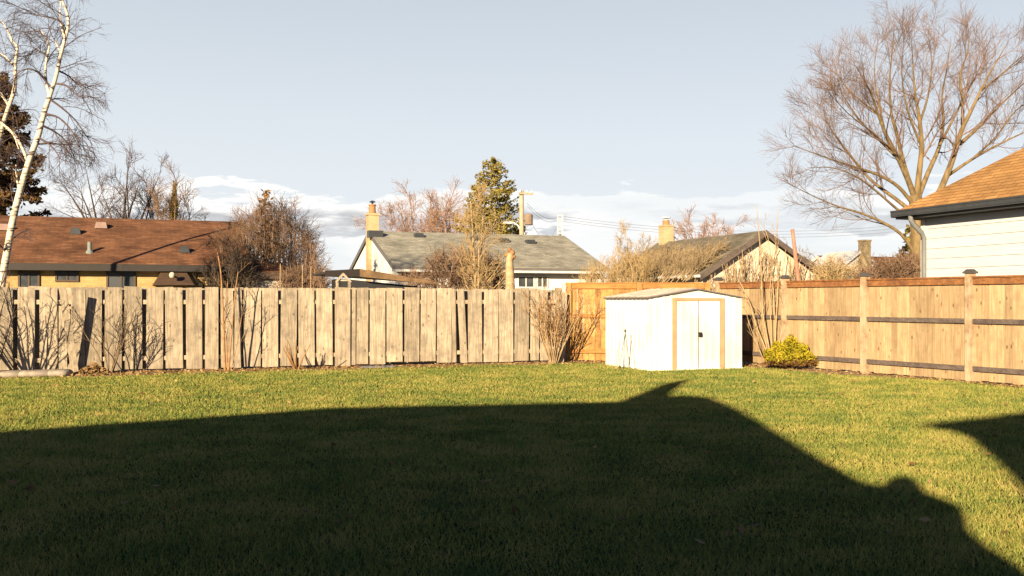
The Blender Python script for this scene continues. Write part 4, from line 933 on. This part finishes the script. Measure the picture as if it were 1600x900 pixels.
for i, (px, yt, Yo) in enumerate(((438, 412, -.5), (473, 414, -.6), (486, 416, -.5))):
    b0 = yard(px, Yo); T_ = Tubes(); tpp = at(px, yt, b0[1]); p = np.array([b0, b0 * .5 + tpp * .5 + [.02, 0, 0], tpp]); T_.add(smooth_path(p), np.linspace(.016, .008, 7), 6)
    o = T_.build('bare_sapling', M_ltwig, loc=b0); o['category'] = 'sapling'; o['group'] = 'thin pale saplings behind the fence'
    o['label'] = ('leftmost of three thin pale saplings standing alone behind the weathered fence', 'middle of three thin pale saplings behind the weathered fence, one of the close pair', 'rightmost of three thin pale saplings behind the weathered fence')[i]
shrub('bare_shrub', 'bare upright shrub with reddish base where grey fence meets orange cedar', yard(850, .6), 1.75, .7, 34, M_ltwig, M_ostem, sp_y, .012)
sr = np.array([6.55, 22.6, 0]) - np.array([.75, .1, 0])
tk = thing('lilac_bush', 'tall bare lilac with many pale upright stems between shed and golden shrub', 'shrub', at(1206, HZ, 22.6) * [1, 1, 0])
T_, T2 = Tubes(), Tubes()
for pts, r in (([(1204, 572), (1196, 545), (1180, 505), (1172, 475), (1160, 448), (1152, 435)], .022), ([(1200, 572), (1190, 555), (1176, 520), (1166, 490)], .014), ([(1207, 572), (1199, 530), (1192, 490), (1190, 440), (1187, 380), (1182, 320)], .022),
               ([(1208, 572), (1211, 530), (1214, 480), (1216, 430), (1213, 380), (1216, 330)], .022), ([(1209, 572), (1212, 520), (1209, 470), (1206, 420), (1200, 372), (1188, 345)], .018), ([(1212, 572), (1219, 530), (1224, 490), (1230, 450), (1240, 410)], .016),
               ([(1210, 572), (1222, 540), (1236, 500), (1248, 470), (1258, 450)], .012), ([(1203, 572), (1194, 520), (1188, 470), (1192, 430), (1196, 395)], .014), ([(1206, 572), (1204, 500), (1203, 450), (1210, 400), (1214, 360)], .014)):
    p = smooth_path(px_path(pts, 22.6, R.uniform(-.4, .4))); rd = np.linspace(r, r * .3, len(p)); T_.add(p, rd, 6); ramify([T2], p, rd, [(5, .25, (.25, .7), (.3, .7), .5, 5, .12, .08, 4, .005), (3, .3, (.3, .8), (.12, .3), .6, 3, .12, .03, 3, .004)])
T_.build('stems', M_ltwig, tk); T2.build('twigs', M_ltwig, tk)
# golden evergreen shrub
gb = at(1233, HZ, 21.9) * [1, 1, 0]; gs = thing('golden_shrub', 'rounded golden green evergreen shrub in front of the right fence', 'shrub', gb)
M_gold = leafy('golden_foliage', (.11, .12, .010), (.42, .33, .028), .3, 5, .45); M_goldin = leafy('brown_inner_twigs', (.052, .026, .011), (.126, .068, .026), .1, 5, .6)
n = 9000; v = rng.normal(size=(n, 3)); v[:, 2] = np.abs(v[:, 2]); v /= np.linalg.norm(v, axis=1, keepdims=True)
lump = 1 + .17 * np.sin(v[:, 0] * 9 + 1) * np.sin(v[:, 2] * 8) + .08 * np.sin(v[:, 1] * 13 + v[:, 0] * 5)
rr_ = (rng.random(n) ** .18) * lump; P = gb + v * rr_[:, None] * [.57, .52, .55] + [0, 0, .10]
k = (P[:, 2] > .22 + rng.normal(0, .06, n)); q, f_ = leaf_faces(P[k], .030, 1); quads('foliage', q, f_, M_gold, gs)
k2 = ~k | (rng.random(n) < .05); P2 = P[k2] * [1, 1, 1]; q, f_ = leaf_faces(P2, .028, 1); quads('lower_twigs', q, f_, M_goldin, gs)
T_ = Tubes()
for i in range(40):
    a = R.uniform(0, 6.28); q = wpath(gb + [0, 0, 0], np.array([math.cos(a) * .7, math.sin(a) * .7, R.uniform(.2, 1)]), .5, 5, .1); T_.add(q, np.linspace(.014, .005, 5), 4)
T_.build('stems', M_brtwig, gs)

# stones along the bed
def stone(name, label, c, sx, sy, sz, mat, rot=0.0, grp=None):
    mb = MB(); n = 14; prof = [(.72, 0), (1.0, .25), (.98, .7), (.8, 1.0), (.35, 1.04)]
    ang = np.linspace(0, 2 * math.pi, n + 1)[:-1]; wob = 1 + rng.normal(0, .09, n); b0 = len(mb.v); c = np.asarray(c, float)
    for r, z in prof:
        for i in range(n):
            x, y_ = math.cos(ang[i]) * sx * r * wob[i], math.sin(ang[i]) * sy * r * wob[i]; mb.v.append(c + U * x + V * y_ + Z * (z * sz + R.uniform(-.008, .008)))
    for k in range(len(prof) - 1):
        for i in range(n): mb.f.append([b0 + k * n + i, b0 + k * n + (i + 1) % n, b0 + (k + 1) * n + (i + 1) % n, b0 + (k + 1) * n + i])
    mb.f.append([b0 + (len(prof) - 1) * n + i for i in range(n)])
    o = mb.build(name, mat, None, True, loc=c); o['label'] = label; o['category'] = 'stone'
    if grp: o['group'] = grp
    return o
for i, (px, w, lb) in enumerate(((16, .52, 'pale flat limestone edging slab at the left edge of the soil bed'), (62, .42, 'second pale limestone edging slab from the left edge of the soil bed'), (98, .26, 'small last limestone edging slab by the foot of the slanted plank'))):
    stone('edging_slab', lb, fpt(px, .75), w, .22, .13, M_rock, grp='limestone edging slabs')
for i, (px, w, lb) in enumerate(((568, .22, 'leftmost of three flat grey stones on the grass edge by the second post'), (583, .16, 'middle of three flat grey stones on the grass edge'), (597, .19, 'rightmost of three flat grey stones on the grass edge'))):
    stone('flat_stone', lb, fpt(px, .62 + .1 * (i % 2)), w, .14, .055, M_grock, grp='flat grey stones')
q = rng.normal(0, 1, (1500, 2)); hgt_ = np.clip(.26 - .20 * np.hypot(q[:, 0], q[:, 1]), .02, 1) * rng.random(1500); P = fpt(148, .55)[None] + q[:, :1] * U * .30 + q[:, 1:] * V * .16 + hgt_[:, None] * Z; qq, ff = leaf_faces(P, .05, .6)
o = quads('leaf_pile', qq, ff, M_leaf, loc=fpt(148, .55)); o['label'] = 'small heap of dry brown leaves by the slanted plank'; o['category'] = 'leaf pile'

# ------------------------------------------------------------------ the houses behind the camera, whose shadows lie on the lawn
def caster(name, label, outline, plane_y, parts_mat, depth=7.0):
    """outline of the shadow in photo pixels -> the roof and wall edge standing in the plane Y = plane_y"""
    tr = np.array(TRAVEL); poly = []
    for x, y_ in outline:
        Yg = EYE * F / (y_ - HZ); g_ = np.array([(x - 800) / F * Yg, Yg, 0]); s = (Yg - plane_y) / tr[1]; poly.append(g_ - tr * s)
    return poly, np.array([-tr[0], -tr[1], 0]) / np.hypot(tr[0], tr[1]) * depth
M_hroof = bricky('charcoal_shingles', (.042, .039, .037), (.063, .061, .057), (.026, .026, .026), .33, .08, .01)
ol, ext = caster('', '', [(0, 676), (270, 657), (540, 638), (760, 633), (970, 629)], -3.0, None)
ol2, _ = caster('', '', [(1030, 623), (1070, 619), (1112, 622), (1160, 643), (1210, 673), (1280, 716), (1350, 755), (1378, 760)], -3.0, None)
ol3, _ = caster('', '', [(1390, 750), (1412, 744), (1432, 752), (1446, 770), (1478, 782), (1500, 792), (1508, 808), (1514, 832), (1545, 856), (1600, 890)], -3.0, None)
chm, _ = caster('', '', [(968, 631), (1000, 618), (1040, 601), (1085, 592), (1066, 604), (1052, 614), (1052, 626)], -3.0, None)
hh_ = thing('own_house', 'gabled house standing behind the viewpoint, its shadow covering the lawn', 'house', (-6, -6, 0))
full = ol + ol2 + ol3; lo_l = ol[0]; lo_r = ol3[-1]
left_end = lo_l + np.array([-9, 0, .0]) + Z * (-1.2)
poly = [left_end * [1, 1, 0], left_end] + full + [np.array([lo_r[0] + .12, lo_r[1], 0])]
mb = MB(); mb.prism(poly, ext); mb.build('wall', M_cream, hh_)
mb = MB(); mb.prism([p - np.array([0, .02, 0]) for p in chm], ext * .08); mb.build('chimney', M_chim, hh_)
nb, ext2 = caster('', '', [(1700, 631), (1600, 645), (1510, 656), (1430, 665), (1470, 673), (1500, 679), (1522, 693), (1545, 714), (1570, 738), (1600, 770), (1660, 850), (1700, 900)], -9.0, None)
nh = thing('neighbour_house', 'taller house behind the viewpoint to the right, casting the pointed shadow', 'house', (-1, -12, 0))
last = nb[-1]; poly = nb + [last * [1, 1, 0], nb[0] * [1, 1, 0] + np.array([3, 0, 0]), nb[0] + np.array([3, 0, .5])]
ext2 = np.array([3.6, -5.6, 0]); mb = MB(); mb.prism(poly, ext2); mb.build('wall', M_cream, nh)
